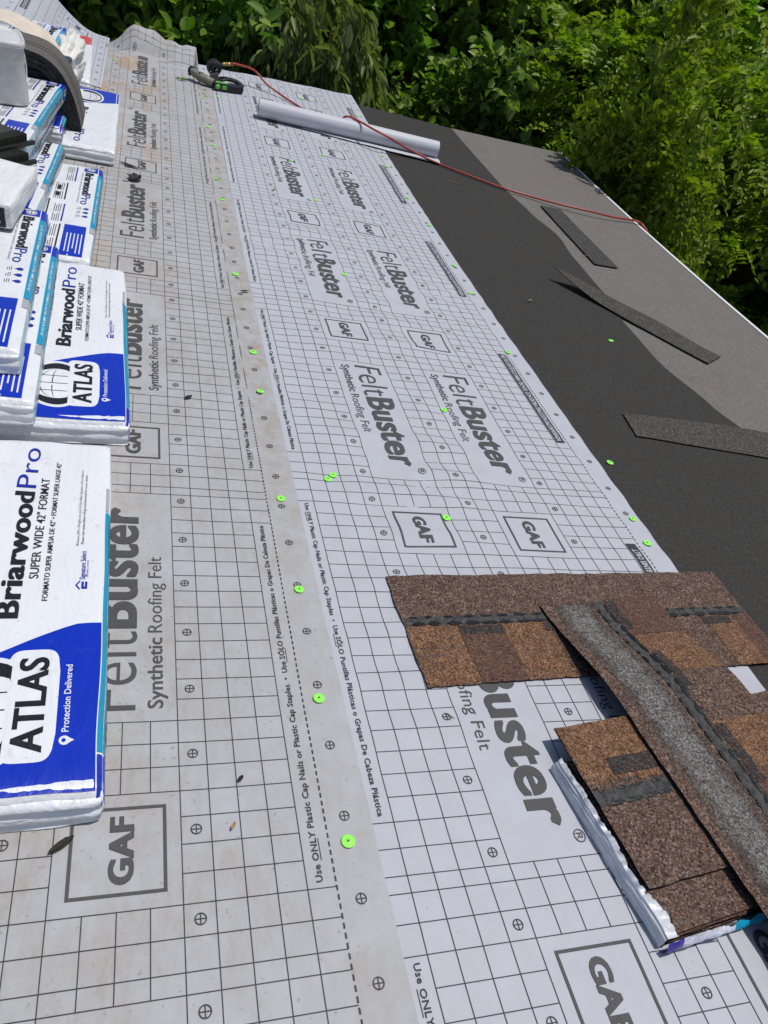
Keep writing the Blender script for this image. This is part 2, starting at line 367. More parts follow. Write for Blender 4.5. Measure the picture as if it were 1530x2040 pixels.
# ------------------------------------------------------------------ printed felt
CELL = 0.0508; PART = 0.61; PERIOD = 23 + PART
USE = ('Use ', 'ONLY', ' Plastic Cap Nails or Plastic Cap Staples  \u2022  Use ', 'S\u00d3LO', ' Puntillas Pl\u00e1sticas o Grapas De Cabeza Pl\u00e1stica')
USE_LINE = ''.join(USE)
STRIP_LINE = 'FIELTRO SINT\u00c9TICO PARA TECHOS, CON EXTRA-TRACCI\u00d3N INCORPORADA'
def felt_print(add, k0, k1, qlo, qhi):
    """Calls add(points (p, q), material, level) for every printed mark. p: cells across, q: cells along the reading direction."""
    def quad(p0, p1, q0, q1, mat, lv, n=1):
        if n == 1: n = max(1, math.ceil((q1 - q0) / 0.4))
        m = max(1, math.ceil((p1 - p0) / 0.4)) if q1 - q0 < 0.2 else 1
        for i in range(n):
            a = q0 + (q1 - q0) * i / n; b = q0 + (q1 - q0) * (i + 1) / n
            if b < qlo or a > qhi: continue
            for j in range(m):
                e = p0 + (p1 - p0) * j / m; g = p0 + (p1 - p0) * (j + 1) / m
                add([(e, a), (g, a), (g, b), (e, b)], mat, lv)
    def text(s, q0, q1, p0, cap, mat, weight, lv=3, res=3, shear=0.0):
        if q1 < qlo or q0 > qhi: return
        v, f = glyphs(s, weight, shear, res)
        P = np.c_[p0 + v[:, 1] * cap, q0 + v[:, 0] * (q1 - q0)]
        big = cap > 0.7
        for fc in f:
            todo = [[tuple(P[i]) for i in fc]]
            while todo:
                t = todo.pop()
                if big and len(t) == 3:                             # letters follow the ripples too
                    ln = [math.dist(t[i], t[(i + 1) % 3]) for i in range(3)]; k_ = ln.index(max(ln))
                    if ln[k_] > 0.55:
                        a_, b_, c_ = t[k_], t[(k_ + 1) % 3], t[(k_ + 2) % 3]; m_ = ((a_[0] + b_[0]) / 2, (a_[1] + b_[1]) / 2)
                        todo += [[a_, m_, c_], [m_, b_, c_]]; continue
                add(t, mat, lv)
    H = 0.0165
    for k in range(k0, k1):
        s = k * PERIOD
        if s > qhi or s + PERIOD < qlo: continue
        near = s > -40 and s < 60
        for j in range(24):
            q = s + j
            for i in range(21):
                if i == 0 and 2 < j < 21: continue
                if i == 20 and 4.4 < j < 17.6: continue
                if (5 <= i < 9 or 12 <= i < 16) and (2 < j < 6 or 9 < j < 23): continue
                quad(i, i + 1, q - H, q + H, INK, 0)
        for i in range(1, 21):
            for j in range(24):
                if (i in (6, 7, 8) or i in (13, 14, 15)) and (2 <= j < 6 or 9 <= j < 23): continue
                quad(i - H, i + H, s + j, s + (j + 1 if j < 23 else PERIOD), INK, 1)
        n = 76
        for i in range(n):
            for p in (0.0, 21.0): quad(p - 0.03, p + 0.03, s + PERIOD * i / n, s + PERIOD * (i + 0.6) / n, INK, 1)
        for j in range(8):
            for p in (-0.75, 4.5, 10.5, 16.5, 21.75):
                q = s + 1.5 + 3 * j
                for poly in ring(p, q, 0.155, 0.195, 18 if near else 10): add(poly, INK, 2)
                quad(p - 0.017, p + 0.017, q - 0.16, q + 0.16, INK, 2); quad(p - 0.16, p - 0.018, q - 0.017, q + 0.017, INK, 2); quad(p + 0.018, p + 0.16, q - 0.017, q + 0.017, INK, 2)
        for b in (5, 12):
            a, c, w = 0.48, 3.52, 0.055
            for (x0, x1, y0, y1) in ((a, c, a, a + 2 * w), (a, c, c - 2 * w, c), (a, a + 2 * w, a + 2 * w, c - 2 * w), (c - 2 * w, c, a + 2 * w, c - 2 * w)):
                quad(b + x0, b + x1, s + 2 + y0, s + 2 + y1, INK_GREY, 3)
            for i, e in enumerate((-0.03, 0.03)): text('GAF', s + 2.87 + e, s + 5.15 + e, b + 1.52, 0.82, INK_GREY, 0.028, lv=3 + i, res=4)
            text('Felt', s + 9.55, s + 13.55, b + 1.55, 2.05, INK_GREY, -0.008, res=5)
            for i, e in enumerate((-0.05, 0.05)): text('Buster', s + 13.78 + e, s + 21.7 + e, b + 1.55, 2.05, INK_GREY, 0.021, lv=3 + i, res=5)
            text('\u00ae', s + 21.95, s + 22.5, b + 3.1, 0.5, INK_GREY, 0.0)
            text('Synthetic', s + 9.6, s + 13.2, b + 0.52, 0.62, INK_GREY, 0.012)
            text('Roofing Felt', s + 13.5, s + 18.2, b + 0.52, 0.62, INK_GREY, -0.004)
        text(USE_LINE, s + 2.2, s + 20.75, 0.44, 0.25, INK, 0.018, res=2)
        L = len(USE_LINE); a = s + 2.2; w = 18.55                   # underlines
        quad(0.36, 0.385, a + w * 0.040, a + w * 0.083, INK, 3); quad(0.36, 0.385, a + w * 0.515, a + w * 0.557, INK, 3)
        quad(20.08, 20.78, s + 4.5, s + 17.35, INK, 2, 13)
        text(STRIP_LINE, s + 4.7, s + 17.15, 20.23, 0.42, INK_WHITE, 0.02, lv=5, res=2)

def felt_sheet(name, to_roof, xl, xr, y0, yfar, lift, off, mat, nx, ny, k0, k1, qlo, qhi):
    mb = MB()
    def surf(x, y, h=0.0): return (x, y, zr(y) + waves(x, y) + off + lift(x, y) + h)
    def fn(u, v):
        x = xl + u * (xr - xl); ye = yfar(x); y = y0 + v * (ye - y0); return surf(x, y)
    mb.grid(fn, nx, ny, mat)
    mb.grid(lambda u, v: (lambda p: (p[0], p[1], p[2] - u * 0.0012))(fn(1.0, v)), 1, ny, mat, False)
    def add(pts, m, lv):
        out = []
        for p, q in pts:
            x, y = to_roof(p, q)
            if y > yfar(x) - 0.006 or x < xl + 0.002 or x > xr - 0.002: return
            out.append(surf(x, y, 0.0009 + 0.00018 * lv))
        mb.poly(out, m)
    felt_print(add, k0, k1, qlo, qhi)
    return mb.build(name, None, T)

def lower_roof(p, q):
    th = -0.00245; a = p * CELL; b = -q * CELL
    return (0.0802 + a * math.cos(th) - b * math.sin(th), 0.0768 + a * math.sin(th) + b * math.cos(th))
LOW_XR = 0.0802 + 22.5 * CELL
def low_far(x): return 6.10 + 0.13 * (x / 1.22) + 0.02 * noise.noise(Vector((x * 6, 0, 0)))
lower = felt_sheet('felt_sheet', lower_roof, 0.01, LOW_XR + 0.004, -0.9, low_far, lambda x, y: 0.0, 0.0, FELT, 46, 300, -6, 2, -130, 20)
tag(lower, 'cleaner printed pale grey felt sheet beside the black membrane, under the plastic roll', 'roofing felt', 'printed felt sheets')
def upper_roof(p, q): return (-p * CELL, q * CELL)
def up_far(x): return 6.035 + 0.008 * math.sin(x * 14) if x < 0.0 else 5.64 - 0.2 * x
def up_lift(x, y):
    if x > 0.004 or y < 5.84: return 0.0
    e = (min(1, max(0, (x + 0.66) / 0.22))); e = e * e * (3 - 2 * e)
    hump = 1 + 0.5 * math.exp(-((x + 0.36) / 0.13) ** 2)
    t = (y - 5.90) / 0.27; dip = -0.002 * math.exp(-((y - 5.88) / 0.02) ** 2)
    w = 0.010 * math.sin(x * 17); roll = (0.020 + 0.012 * noise.noise(Vector((x * 5, 1, 2)))) * math.exp(-((y - 5.868 - w) / 0.024) ** 2) * e
    t = min(1.0, (y - 5.905 - w) / 0.125)
    if t <= 0: return roll
    cr = 1 + 0.22 * noise.noise(Vector((x * 8, y * 5, 2))) + 0.10 * noise.noise(Vector((x * 23, y * 14, 6)))
    return roll + e * hump * 0.112 * (t ** 0.8) * cr
upper = felt_sheet('felt_sheet', upper_roof, -1.15, 1.5 * CELL + 0.012, -0.9, up_far, up_lift, 0.0035, FELT_DIRTY, 52, 300, -1, 6, -18, 125)
tag(upper, 'dusty rust-stained printed felt sheet under the shingle bundles, its end curled up', 'roofing felt', 'printed felt sheets')

# a third length of felt whose edge curls up at the far corner
mb = MB(); PROF = smooth_path([(-0.60, 0.012), (-0.70, 0.02), (-0.80, 0.055), (-0.90, 0.125), (-0.99, 0.20), (-1.08, 0.25), (-1.20, 0.26)], 8)
seg = [0.0]
for a, b in zip(PROF, PROF[1:]): seg.append(seg[-1] + (b - a).length)
def prof_at(d):
    d = max(0, min(seg[-1] - 1e-6, d))
    for i in range(len(seg) - 1):
        if d <= seg[i + 1]:
            t = (d - seg[i]) / (seg[i + 1] - seg[i]); p = PROF[i].lerp(PROF[i + 1], t); n = (PROF[i + 1] - PROF[i]).normalized(); return p, Vector((-n[1], n[0])) if n[0] > 0 else Vector((n[1], -n[0]))
def curl(d, y, h=0.0):
    p, n = prof_at(d)
    return (p[0] + n[0] * h, y + 0.05 * math.sin(d * 5), zr(min(y, 6.0)) + p[1] + n[1] * h + 0.006 * noise.noise(Vector((d * 7, y * 5, 4))))
mb.grid(lambda u, v: curl(u * seg[-1], 5.0 + v * 1.3), 40, 30, FELT)
def addc(pts, m, lv):
    out = []
    for p, q in pts:
        d = seg[-1] - 0.02 - (22.5 - p) * CELL; y = 6.28 - q * CELL
        if d < 0.01 or d > seg[-1] - 0.003 or y < 5.02 or y > 6.29: return
        out.append(curl(d, y, 0.0009 + 0.00018 * lv))
    mb.poly(out, m)
felt_print(addc, -1, 2, -6, 26)
o = mb.build('felt_sheet', None, T); tag(o, 'curled-up end of printed felt standing behind the red bundle', 'roofing felt', 'printed felt sheets')

# ------------------------------------------------------------------ shingle bundles in their printed wrappers
W, LEN, H = 0.36, 1.04, 0.07
def make_bundle(label, x, y, h, rz=0.0, design='back', flip=False, main=None, L=LEN, Hh=H, Wd=W, seed=0, cat='shingle bundle', group='wrapped shingle bundles'):
    """x, y: roof position of the bundle's right near corner; h: height of its underside."""
    main = main or W_BLUE; side_m = W_TEAL if main is W_BLUE else W_BLACK
    mb = MB(); r = 0.014
    def disp(p, off=0.0):
        p = Vector(p); hx, hy = Wd / 2 - r, L / 2 - r
        q = Vector((max(-hx, min(hx, p.x)), max(-hy, min(hy, p.y)), max(r, min(Hh - r, p.z))))
        d = p - q
        if d.length > 1e-9: d.normalize()
        o = q + d * (r + off)
        nz = noise.noise(Vector((p.x * 5 + seed * 3.7, p.y * 4, seed))); nf = noise.noise(Vector((p.x * 21, p.y * 12 + seed, p.z * 30)))
        if p.z > Hh * 0.5: o.z += 0.004 * nz + 0.0009 * nf + 0.0012 * (1 - (2 * p.x / Wd) ** 2) + 0.0012 * abs(noise.noise(Vector((p.x * 9 + p.y * 3, p.y * 7, seed + 20))))
        e = max(0.0, abs(p.y) - (L / 2 - 0.035)) / 0.035                       # the gathered ends: folds run across them
        if e > 0:
            sg = 1 if p.y > 0 else -1
            fold = math.sin(p.z * 230 + 1.5 * noise.noise(Vector((p.x * 7, seed, p.z * 12))) + seed) * 0.0030 + 0.0045 * noise.noise(Vector((p.x * 16, seed * 2, p.z * 40)))
            o.y += sg * e * (fold + 0.010 * (1 - p.z / Hh)); o.z -= 0.010 * e * e * (p.z / Hh)
        o.x += 0.004 * noise.noise(Vector((seed, p.y * 5, p.z * 20))) * (1 if abs(p.x) > Wd * 0.45 else 0)
        return o
    NX, NY, NZ = 22, 60, 10
    X = lambda u: -Wd / 2 + u * Wd
    ys = np.concatenate([np.linspace(0, 0.04, 6), np.linspace(0.04, 0.96, NY - 9)[1:-1], np.linspace(0.96, 1, 6)]); NY = len(ys) - 1
    Yv = lambda v: -L / 2 + L * float(np.interp(v * NY, range(NY + 1), ys))
    side_top = W_PALEBLUE if main is W_BLUE and design == 'back' else W_WHITE
    mb.grid(lambda u, v: disp((X(u), Yv(v), Hh)), NX, NY, W_WHITE)
    mb.grid(lambda u, v: disp((X(1 - u), Yv(v), 0)), 4, NY, W_WHITE)
    mb.grid(lambda u, v: disp((Wd / 2, Yv(u), v * Hh)), NY, NZ, side_top)
    mb.grid(lambda u, v: disp((-Wd / 2, Yv(1 - u), v * Hh)), NY, NZ, W_WHITE)
    mb.grid(lambda u, v: disp((X(u), -L / 2, v * Hh)), NX, NZ, W_WHITE)
    mb.grid(lambda u, v: disp((X(1 - u), L / 2, v * Hh)), NX, NZ, W_WHITE)
    # --- print on the top: (s from the right edge, t from the near end); flip turns the bundle end for end
    def top(s, t, lv):
        if flip: s, t = Wd - s, L - t
        s = max(0.001, min(Wd - 0.001, s))
        return disp((Wd / 2 - s, t - L / 2, Hh), 0.0006 + 0.0004 * lv)
    sgn = -1 if flip else 1
    def side(d, t, lv):
        if flip: t = L - t
        return disp((sgn * Wd / 2, t - L / 2, Hh - d), 0.0006 + 0.0004 * lv)
    def patch(f, a0, a1, t0, t1, mat, lv, na=8, nt=8):
        g0 = t0 if callable(t0) else (lambda a: t0); g1 = t1 if callable(t1) else (lambda a: t1)
        mb.grid(lambda u, v: f(a0 + u * (a1 - a0), g0(a0 + u * (a1 - a0)) + v * (g1(a0 + u * (a1 - a0)) - g0(a0 + u * (a1 - a0))), lv), na, nt, mat)
    def line(s_, t0, t1, sb, cap, mat, weight, lv=3, f=top, up=1, res=3, shear=0.0):
        v, fc = glyphs(s_, weight, shear, res)
        P = [f(sb + up * b * cap, t0 + a * (t1 - t0), lv) for a, b in v]
        for q in fc: mb.poly([P[i] for i in q], mat)
    def bold(s_, t0, t1, sb, cap, mat, lv=3, f=top, up=1, res=3, w=0.02, e=0.0016):
        for i, d in enumerate((-e, e)): line(s_, t0 + d, t1 + d, sb, cap, mat, w, lv + 0.5 * i, f, up, res)
    def shape(polys, mat, lv, clip=None):
        for pl in polys:
            if clip: pl = [(max(p[0], clip), p[1]) for p in pl]
            if clip and all(p[0] <= clip for p in pl): continue
            mb.poly([top(a, b, lv) for a, b in pl], mat)
    def fine(s0, s1, t0, t1, n, mat=W_INKGREY, lv=2, run=-1, seed2=0):
        rr = random.Random(seed2 + n); th = (s1 - s0) / n
        for i in range(n):
            e = t0 + (t1 - t0) * rr.uniform(0.55, 1.0) if i % 3 == 2 else t1
            patch(top, s0 + i * th + th * 0.2, s0 + i * th + th * 0.62, t0, e, mat, lv, 1, 3)
    if design == 'front':
        tb = lambda s: L * 0.372 - 0.75 * max(0.0, s - 0.05) ** 1.2
        patch(top, 0.013, Wd - 0.004, 0.012, tb, main, 1, 16, 14)
        patch(top, 0.0, 0.0105, 0.085, 0.74, side_m, 1, 3, 30); patch(top, 0.0, 0.0105, 0.745, 0.835, W_GREY, 1, 3, 6); patch(top, 0.0, 0.0105, 0.0, 0.08, main, 1, 3, 6)
        patch(side, 0.0, Hh * 0.8, 0.085, 0.74, side_m, 1, 4, 30); patch(side, 0.0, Hh * 0.8, 0.0, 0.08, main, 1, 4, 5)
        line('BriarwoodPro', 0.12, 0.72, 0.052, 0.034, W_BLACK, 0.03, 3, side, -1)
        # emblem: globe behind lettering on a white field
        gs, gt = 0.195, 0.182
        ell = lambda a, b, n=40: [(gs + a * math.cos(2 * math.pi * i / n), gt + b * math.sin(2 * math.pi * i / n)) for i in range(n)]
        def fan(pts, c): return [[c, pts[i], pts[(i + 1) % len(pts)]] for i in range(len(pts))]
        patch(top, gs - 0.081, min(gs + 0.081, Wd - 0.004), lambda s: gt - 0.122 * math.sqrt(max(0, 1 - ((s - gs) / 0.082) ** 2)), lambda s: gt + 0.122 * math.sqrt(max(0, 1 - ((s - gs) / 0.082) ** 2)), W_WHITE, 2, 26, 10)
        sq_ = lambda s: 0.124 * max(0.0, 1 - abs((s - 0.127) / 0.0465) ** 5) ** 0.2
        patch(top, 0.081, 0.173, lambda s: 0.195 - sq_(s), lambda s: 0.195 + sq_(s), W_WHITE, 2, 24, 10)
        o1, i1 = ell(0.072, 0.110), ell(0.066, 0.078)
        shape([[o1[i], o1[(i + 1) % 40], i1[(i + 1) % 40], i1[i]] for i in range(40)], W_BLACK, 3, 0.163)
        for k in (-0.5, 0.0, 0.5):                                     # parallels and meridians
            shape([[(s0, gt + k * 0.078 - 0.0014), (s0 + 0.012, gt + k * 0.078 - 0.0014), (s0 + 0.012, gt + k * 0.078 + 0.0014), (s0, gt + k * 0.078 + 0.0014)] for s0 in np.arange(0.166, 0.252 - abs(k) * 0.02, 0.012)], W_BLACK, 3)
        for a in (0.010, 0.042):
            e0, e1 = ell(a, 0.076), ell(a + 0.0028, 0.076)
            shape([[e0[i], e0[i + 1], e1[i + 1], e1[i]] for i in range(39) if e0[i][0] > gs], W_BLACK, 3)
        bold('ATLAS', 0.090, 0.298, 0.101, 0.053, W_BLACK, 4, res=4, w=0.016)
        line('Protection Delivered', 0.128, 0.278, 0.060, 0.0125, W_WHITE, 0.012, 3)
        shape(fan([(0.066 - 0.009 * math.cos(a), 0.111 + 0.0095 * math.sin(a)) for a in np.linspace(0.6, 5.7, 14)] + [(0.050, 0.111)], (0.066, 0.111)), W_WHITE, 3)
        shape(fan([(0.067 + 0.0036 * math.cos(a), 0.111 + 0.004 * math.sin(a)) for a in np.linspace(0, 6.0, 10)], (0.067, 0.111)), main, 4.5)
        bold('Briarwood', 0.405, 0.805, 0.166, 0.045, W_BLACK, 3, res=4)
        line('Pro', 0.822, 0.985, 0.166, 0.045, W_NAVY, -0.004, 3, res=4)
        line('SUPER WIDE 42" FORMAT', 0.515, 0.862, 0.138, 0.019, W_BLACK, 0.004, 3)
        line('FORMATO SUPER AMPLIA DE 42" \u2022 FORMAT SUPER LARGE 42"', 0.45, 0.93, 0.116, 0.0115, W_BLACK, 0.006, 3)
        line('Signature Select', 0.512, 0.602, 0.047, 0.0115, W_NAVY, 0.004, 3)
        line('LAYERED SYSTEM', 0.520, 0.572, 0.041, 0.0035, W_NAVY, 0.0, 3, res=1)
        patch(top, 0.042, 0.0465, 0.484, 0.505, W_NAVY, 2, 2, 3); patch(top, 0.049, 0.0535, 0.484, 0.505, W_NAVY, 2, 2, 3); patch(top, 0.0465, 0.049, 0.484, 0.490, W_NAVY, 2, 1, 1)
        shape([[(0.057, 0.480), (0.0655, 0.4945), (0.062, 0.4945), (0.056, 0.484)], [(0.0655, 0.4945), (0.057, 0.509), (0.056, 0.505), (0.062, 0.4945)]], W_NAVY, 2)
        line('BriarwoodPro Shingles are part of the Atlas Signature Select System.', 0.62, 0.905, 0.0635, 0.0062, W_INKGREY, 0.0, 3, res=1)
        line('Please visit www.atlasroofing.com/warranty for more details.', 0.625, 0.885, 0.0535, 0.0062, W_INKGREY, 0.008, 3, res=1)
    else:
        # reads from the far end towards the near one, its top to the right
        patch(top, 0.0, 0.020, 0.31, 0.93, side_m, 1, 4, 26); patch(top, 0.0, 0.018, 0.93, 1.03, main, 1, 4, 5); patch(top, 0.0, 0.02, 0.25, 0.305, W_GREY, 1, 3, 4)
        patch(side, 0.0, Hh * 0.55, 0.31, 0.93, side_m, 1, 4, 30); patch(side, 0.0, Hh * 0.75, 0.93, 1.03, main, 1, 4, 6); patch(side, 0.0, Hh * 0.7, 0.25, 0.305, W_GREY, 1, 4, 4)
        patch(side, 0.012, Hh * 0.55, 0.955, 1.01, W_WHITE, 2, 3, 4); line('ATLAS', 1.005, 0.96, 0.016, 0.02, W_BLACK, 0.03, 3, side, 1)
        bold('BriarwoodPro', 0.885, 0.36, 0.0145, 0.040, W_WHITE, 1.4, side, 1, w=0.028, e=0.003); line('BriarwoodPro', 0.880, 0.365, 0.016, 0.035, W_BLACK, 0.02, 3, side, 1)
        line('SUPER WIDE 42" FORMAT \u2022 FORMATO SUPER AMPLIA DE 42"', 0.88, 0.36, 0.013, 0.0075, W_WHITE, 0.01, 3, top, -1, 1)
        patch(top, 0.022, 0.080, 0.955, lambda s: 1.03 - (s - 0.02) * 0.6, main, 1, 5, 5)
        el = lambda a, b, n=24: [(0.050 + a * math.cos(2 * math.pi * i / n), 0.985 + b * math.sin(2 * math.pi * i / n)) for i in range(n)]
        def fan(pts, c): return [[c, pts[i], pts[(i + 1) % len(pts)]] for i in range(len(pts))]
        shape(fan(el(0.017, 0.021), (0.05, 0.985)), W_WHITE, 2)
        e0, e1 = el(0.014, 0.018), el(0.011, 0.014); shape([[e0[i], e0[(i + 1) % 24], e1[(i + 1) % 24], e1[i]] for i in range(24)], W_BLACK, 3)
        line('ATLAS', 1.0, 0.972, 0.053, 0.006, W_BLACK, 0.02, 4, top, -1, 1)
        bold('Briarwood', 0.94, 0.665, 0.072, 0.038, W_BLACK, 3, top, -1, 4); line('Pro', 0.655, 0.548, 0.072, 0.038, W_NAVY, -0.002, 3, top, -1, 4)
        line('SUPER WIDE 42" FORMAT \u2022 FORMATO SUPER AMPLIA DE 42" \u2022 FORMAT SUPER LARGE 42"', 0.93, 0.56, 0.086, 0.0065, W_INKGREY, 0.0, 3, top, -1, 1)
        for tt in (0.50, 0.458, 0.416):                                 # three blue drops
            shape(fan([(0.044 + 0.0095 * math.cos(a), tt + 0.010 * math.sin(a)) for a in np.linspace(0.5, 5.78, 12)] + [(0.060, tt)], (0.044, tt)), W_NAVY, 2)
            fine(0.065, 0.082, tt - 0.012, tt + 0.012, 3)
        patch(top, 0.032, 0.112, 0.02, 0.305, main, 1, 6, 14)
        for i, e in enumerate((0.20, 0.23, 0.16, 0.22, 0.19)): patch(top, 0.042 + i * 0.013, 0.046 + i * 0.013, 0.24 - e, 0.225, W_WHITE, 2, 1, 6)
        # the columns of instructions, with black headings
        for (s0, t0, t1, n) in ((0.125, 0.03, 0.30, 5), (0.125, 0.33, 0.52, 4), (0.13, 0.57, 0.76, 5), (0.105, 0.80, 0.99, 4), (0.185, 0.04, 0.30, 6), (0.185, 0.36, 0.55, 5), (0.19, 0.60, 0.80, 5), (0.18, 0.83, 1.0, 5), (0.25, 0.05, 0.45, 8), (0.25, 0.5, 0.95, 8)):
            patch(top, s0, s0 + 0.006, t0, t1, W_BLACK if n != 4 else W_NAVY, 2, 1, 6)
            for c2 in range(2): fine(s0 + 0.012, s0 + 0.012 + n * 0.0075, t0 + c2 * (t1 - t0) * 0.52, t0 + (c2 * 0.52 + 0.44) * (t1 - t0), n, seed2=int(s0 * 1000) + c2)
        patch(top, 0.155, 0.172, 0.60, 0.64, W_BLACK, 3, 1, 2); patch(top, 0.155, 0.170, 0.67, 0.72, W_BLACK, 3, 1, 2); patch(top, 0.225, 0.243, 0.68, 0.73, W_INKGREY, 3, 1, 2)
    M2 = on_roof(x, y, h, rz) @ Matrix.Translation((-Wd / 2, L / 2, 0))
    o = mb.build('shingle_bundle', None, M2)
    return tag(o, label, cat, group)
make_bundle('flat white and blue shingle bundle beside the big printed GAF square'.replace('GAF ', 'framed '), -0.383, 0.262, 0.005, R(1.3), 'front', seed=1)
make_bundle('white and blue bundle lying flat with the tall pile against its upper side', -0.362, 1.383, 0.005, R(2.0), 'front', seed=2)
make_bundle('flat bundle with printed instructions and blue panel, between two blue-ended ones', -0.520, 2.43, 0.005, R(0.0), 'back', seed=3)
make_bundle('flat bundle, blue emblem at far end, under the foot of the bent shingles', -0.478, 3.715, 0.005, R(0.4), 'front', True, seed=4)
make_bundle('red and white bundle beneath the curled felt and crumpled film', -0.655, 4.86, 0.005, R(2), 'front', True, W_RED, seed=5)
make_bundle('torn-cornered white bundle under the teal-edged bundle of the pile', -0.595, 1.335, 0.077, R(1.5), 'back', seed=6)
make_bundle('teal-edged bundle on top of the pile, white lettered pack resting on it', -0.640, 1.46, 0.149, R(1.5), 'back', seed=7)
make_bundle('teal-sided bundle wedged low between the white pack and the flat instruction bundle', -0.72, 2.62, 0.077, R(-2), 'back', L=0.86, seed=8)
make_bundle('second bundle down below the black roof vents', -0.80, 2.80, 0.150, R(-3), 'back', seed=9)
make_bundle('topmost teal-sided bundle carrying the clear bucket', -0.785, 2.86, 0.222, R(-4), 'back', seed=10)
make_bundle('blue-cornered bundle end showing under the bent dark shingles', -0.715, 3.66, 0.077, R(0), 'front', seed=12)
make_bundle('bundle end just above the blue-cornered one, below the bucket', -0.76, 3.92, 0.150, R(-1), 'front', seed=13)
make_bundle('instruction-printed bundle glimpsed behind the bucket', -0.83, 3.98, 0.224, R(-2), 'back', seed=14)
# bundles that carry the pile, one length up the slope and mostly hidden
make_bundle('hidden lower bundle holding up the teal-sided pile', -0.90, 2.62, 0.005, 0, 'back', seed=15)

# ------------------------------------------------------------------ loose shingles and the opened bundle in front
def rect_map(cx, cy, ang, zfun):
    """Local (a, b) -> roof coordinates; a along the shingle's length, b across it."""
    ca, sa = math.cos(ang), math.sin(ang)
    def f(a, b, h=0.0):
        x = cx + a * ca - b * sa; y = cy + a * sa + b * ca
        return (x, y, zr(y) + waves(x, y) * 0.6 + zfun(x, y, a, b) + h)
    return f
def slab(mb, f, a0, a1, b0, b1, z0, z1, top_m, na=12, nb=6, edge=SHINGLE_EDGE, ragged=0.0, seed=0):
    """A thin piece of shingle between heights z0 and z1 over the surface f, with slightly uneven sides."""
    def rg(t, k): return ragged * noise.noise(Vector((t * 37, seed * 5.1 + k, 0.3)))
    def P(u, v, z):
        a = a0 + u * (a1 - a0); b = b0 + v * (b1 - b0)
        b += rg(u, 1) * (v if v > 0.5 else 1 - v) * (1 if v in (0, 1) else 0); a += rg(v, 2) * (1 if u in (0, 1) else 0)
        return f(a, b, z)
    mb.grid(lambda u, v: P(u, v, z1), na, nb, top_m, True)
    mb.grid(lambda u, v: P(u, 0, z0 + v * (z1 - z0)), na, 1, edge, False); mb.grid(lambda u, v: P(1 - u, 1, z0 + v * (z1 - z0)), na, 1, edge, False)
    mb.grid(lambda u, v: P(0, 1 - u, z0 + v * (z1 - z0)), nb, 1, edge, False); mb.grid(lambda u, v: P(1, u, z0 + v * (z1 - z0)), nb, 1, edge, False)
def seal_strip(mb, f, a0, a1, b0, b1, seed=0, dash=True, n=None):
    rr = random.Random(seed)
    def P(u, v, z=0.0042):
        b = b0 + v * (b1 - b0) + 0.004 * noise.noise(Vector((u * 30, v * 3, seed))) * (1 if v in (0, 1) else 0)
        return f(a0 + u * (a1 - a0), b, z if dash else 0.0006)
    mb.grid(lambda u, v: P(u, v), 60, 3, SEAL, False)
    if dash:
        a = a0 + 0.01
        while a < a1 - 0.02:
            for bb in (b0 + (b1 - b0) * 0.05, b0 + (b1 - b0) * 0.93):
                lowr = bb < (b0 + b1) / 2; ln = rr.uniform(0.028, 0.050) if lowr else rr.uniform(0.012, 0.036); w = rr.uniform(0.004, 0.0075) if lowr else rr.uniform(0.0025, 0.005); aa = a + rr.uniform(0, 0.012); s2 = rr.random() * 9
                def Q(u, v):
                    t = math.sin(u * math.pi) ** 0.4
                    return f(aa + u * ln, bb + (v - 0.5) * 2 * w * t + 0.003 * noise.noise(Vector((u * 3, s2, v))), 0.0052 + 0.0012 * t)
                mb.grid(Q, 8, 2, TAR, True)
            a += rr.uniform(0.036, 0.052)
def shingle(label, f, tabs, shades, seal, half=0.539, wid=0.178, pale=None, seed=0, head=None):
    """A laminated strip: headlap at +b, tabs at -b. tabs: (a0, a1, material); shades: (a0, a1) dark bands below the seal line."""
    mb = MB()
    slab(mb, f, -half, half, -wid, wid, 0.0, 0.003, head or BROWN, 40, 14, ragged=0.004, seed=seed)
    o = mb.build('loose_shingle', None, T)
    tag(o, label, 'shingle', 'loose brown shingles')
    mb = MB()
    for i, (a0, a1, m) in enumerate(tabs): slab(mb, f, a0, a1, -wid - 0.001, seal[0] - 0.004, 0.0025, 0.0032 + 0.0012 * (i % 2), m, 8, 8, ragged=0.003, seed=seed + i)
    for a0, a1 in shades: slab(mb, f, a0, a1, seal[0] - 0.036, seal[0] - 0.008, 0.003, 0.0049, SHADE, 8, 3, ragged=0.004, seed=seed + 30)
    k = mb.build('tab_layer', o); k.matrix_parent_inverse = Matrix()
    mb = MB(); seal_strip(mb, f, -half + 0.006, half - 0.006, seal[0], seal[1], seed)
    mb.build('sealant_strip', o)
    if pale:
        mb = MB(); slab(mb, f, -half + 0.004, half - 0.004, pale[0] - 0.024, pale[1] + 0.022, 0.0025, 0.0034, PALE_THIN, 60, 5, PALE_THIN, ragged=0.012, seed=seed + 61); slab(mb, f, -half + 0.01, half - 0.01, pale[0] - 0.006, pale[1] + 0.004, 0.0025, 0.0036, PALE_MID, 60, 5, PALE_MID, ragged=0.016, seed=seed + 62); slab(mb, f, -half + 0.02, half - 0.02, pale[0] + 0.008, pale[1] - 0.010, 0.0025, 0.0038, PALE, 60, 4, PALE, ragged=0.02, seed=seed + 60); mb.build('pale_band', o)
    return o
flat = lambda x, y, a, b: 0.004
f1 = rect_map(0.818, 0.718, R(2.6), flat)
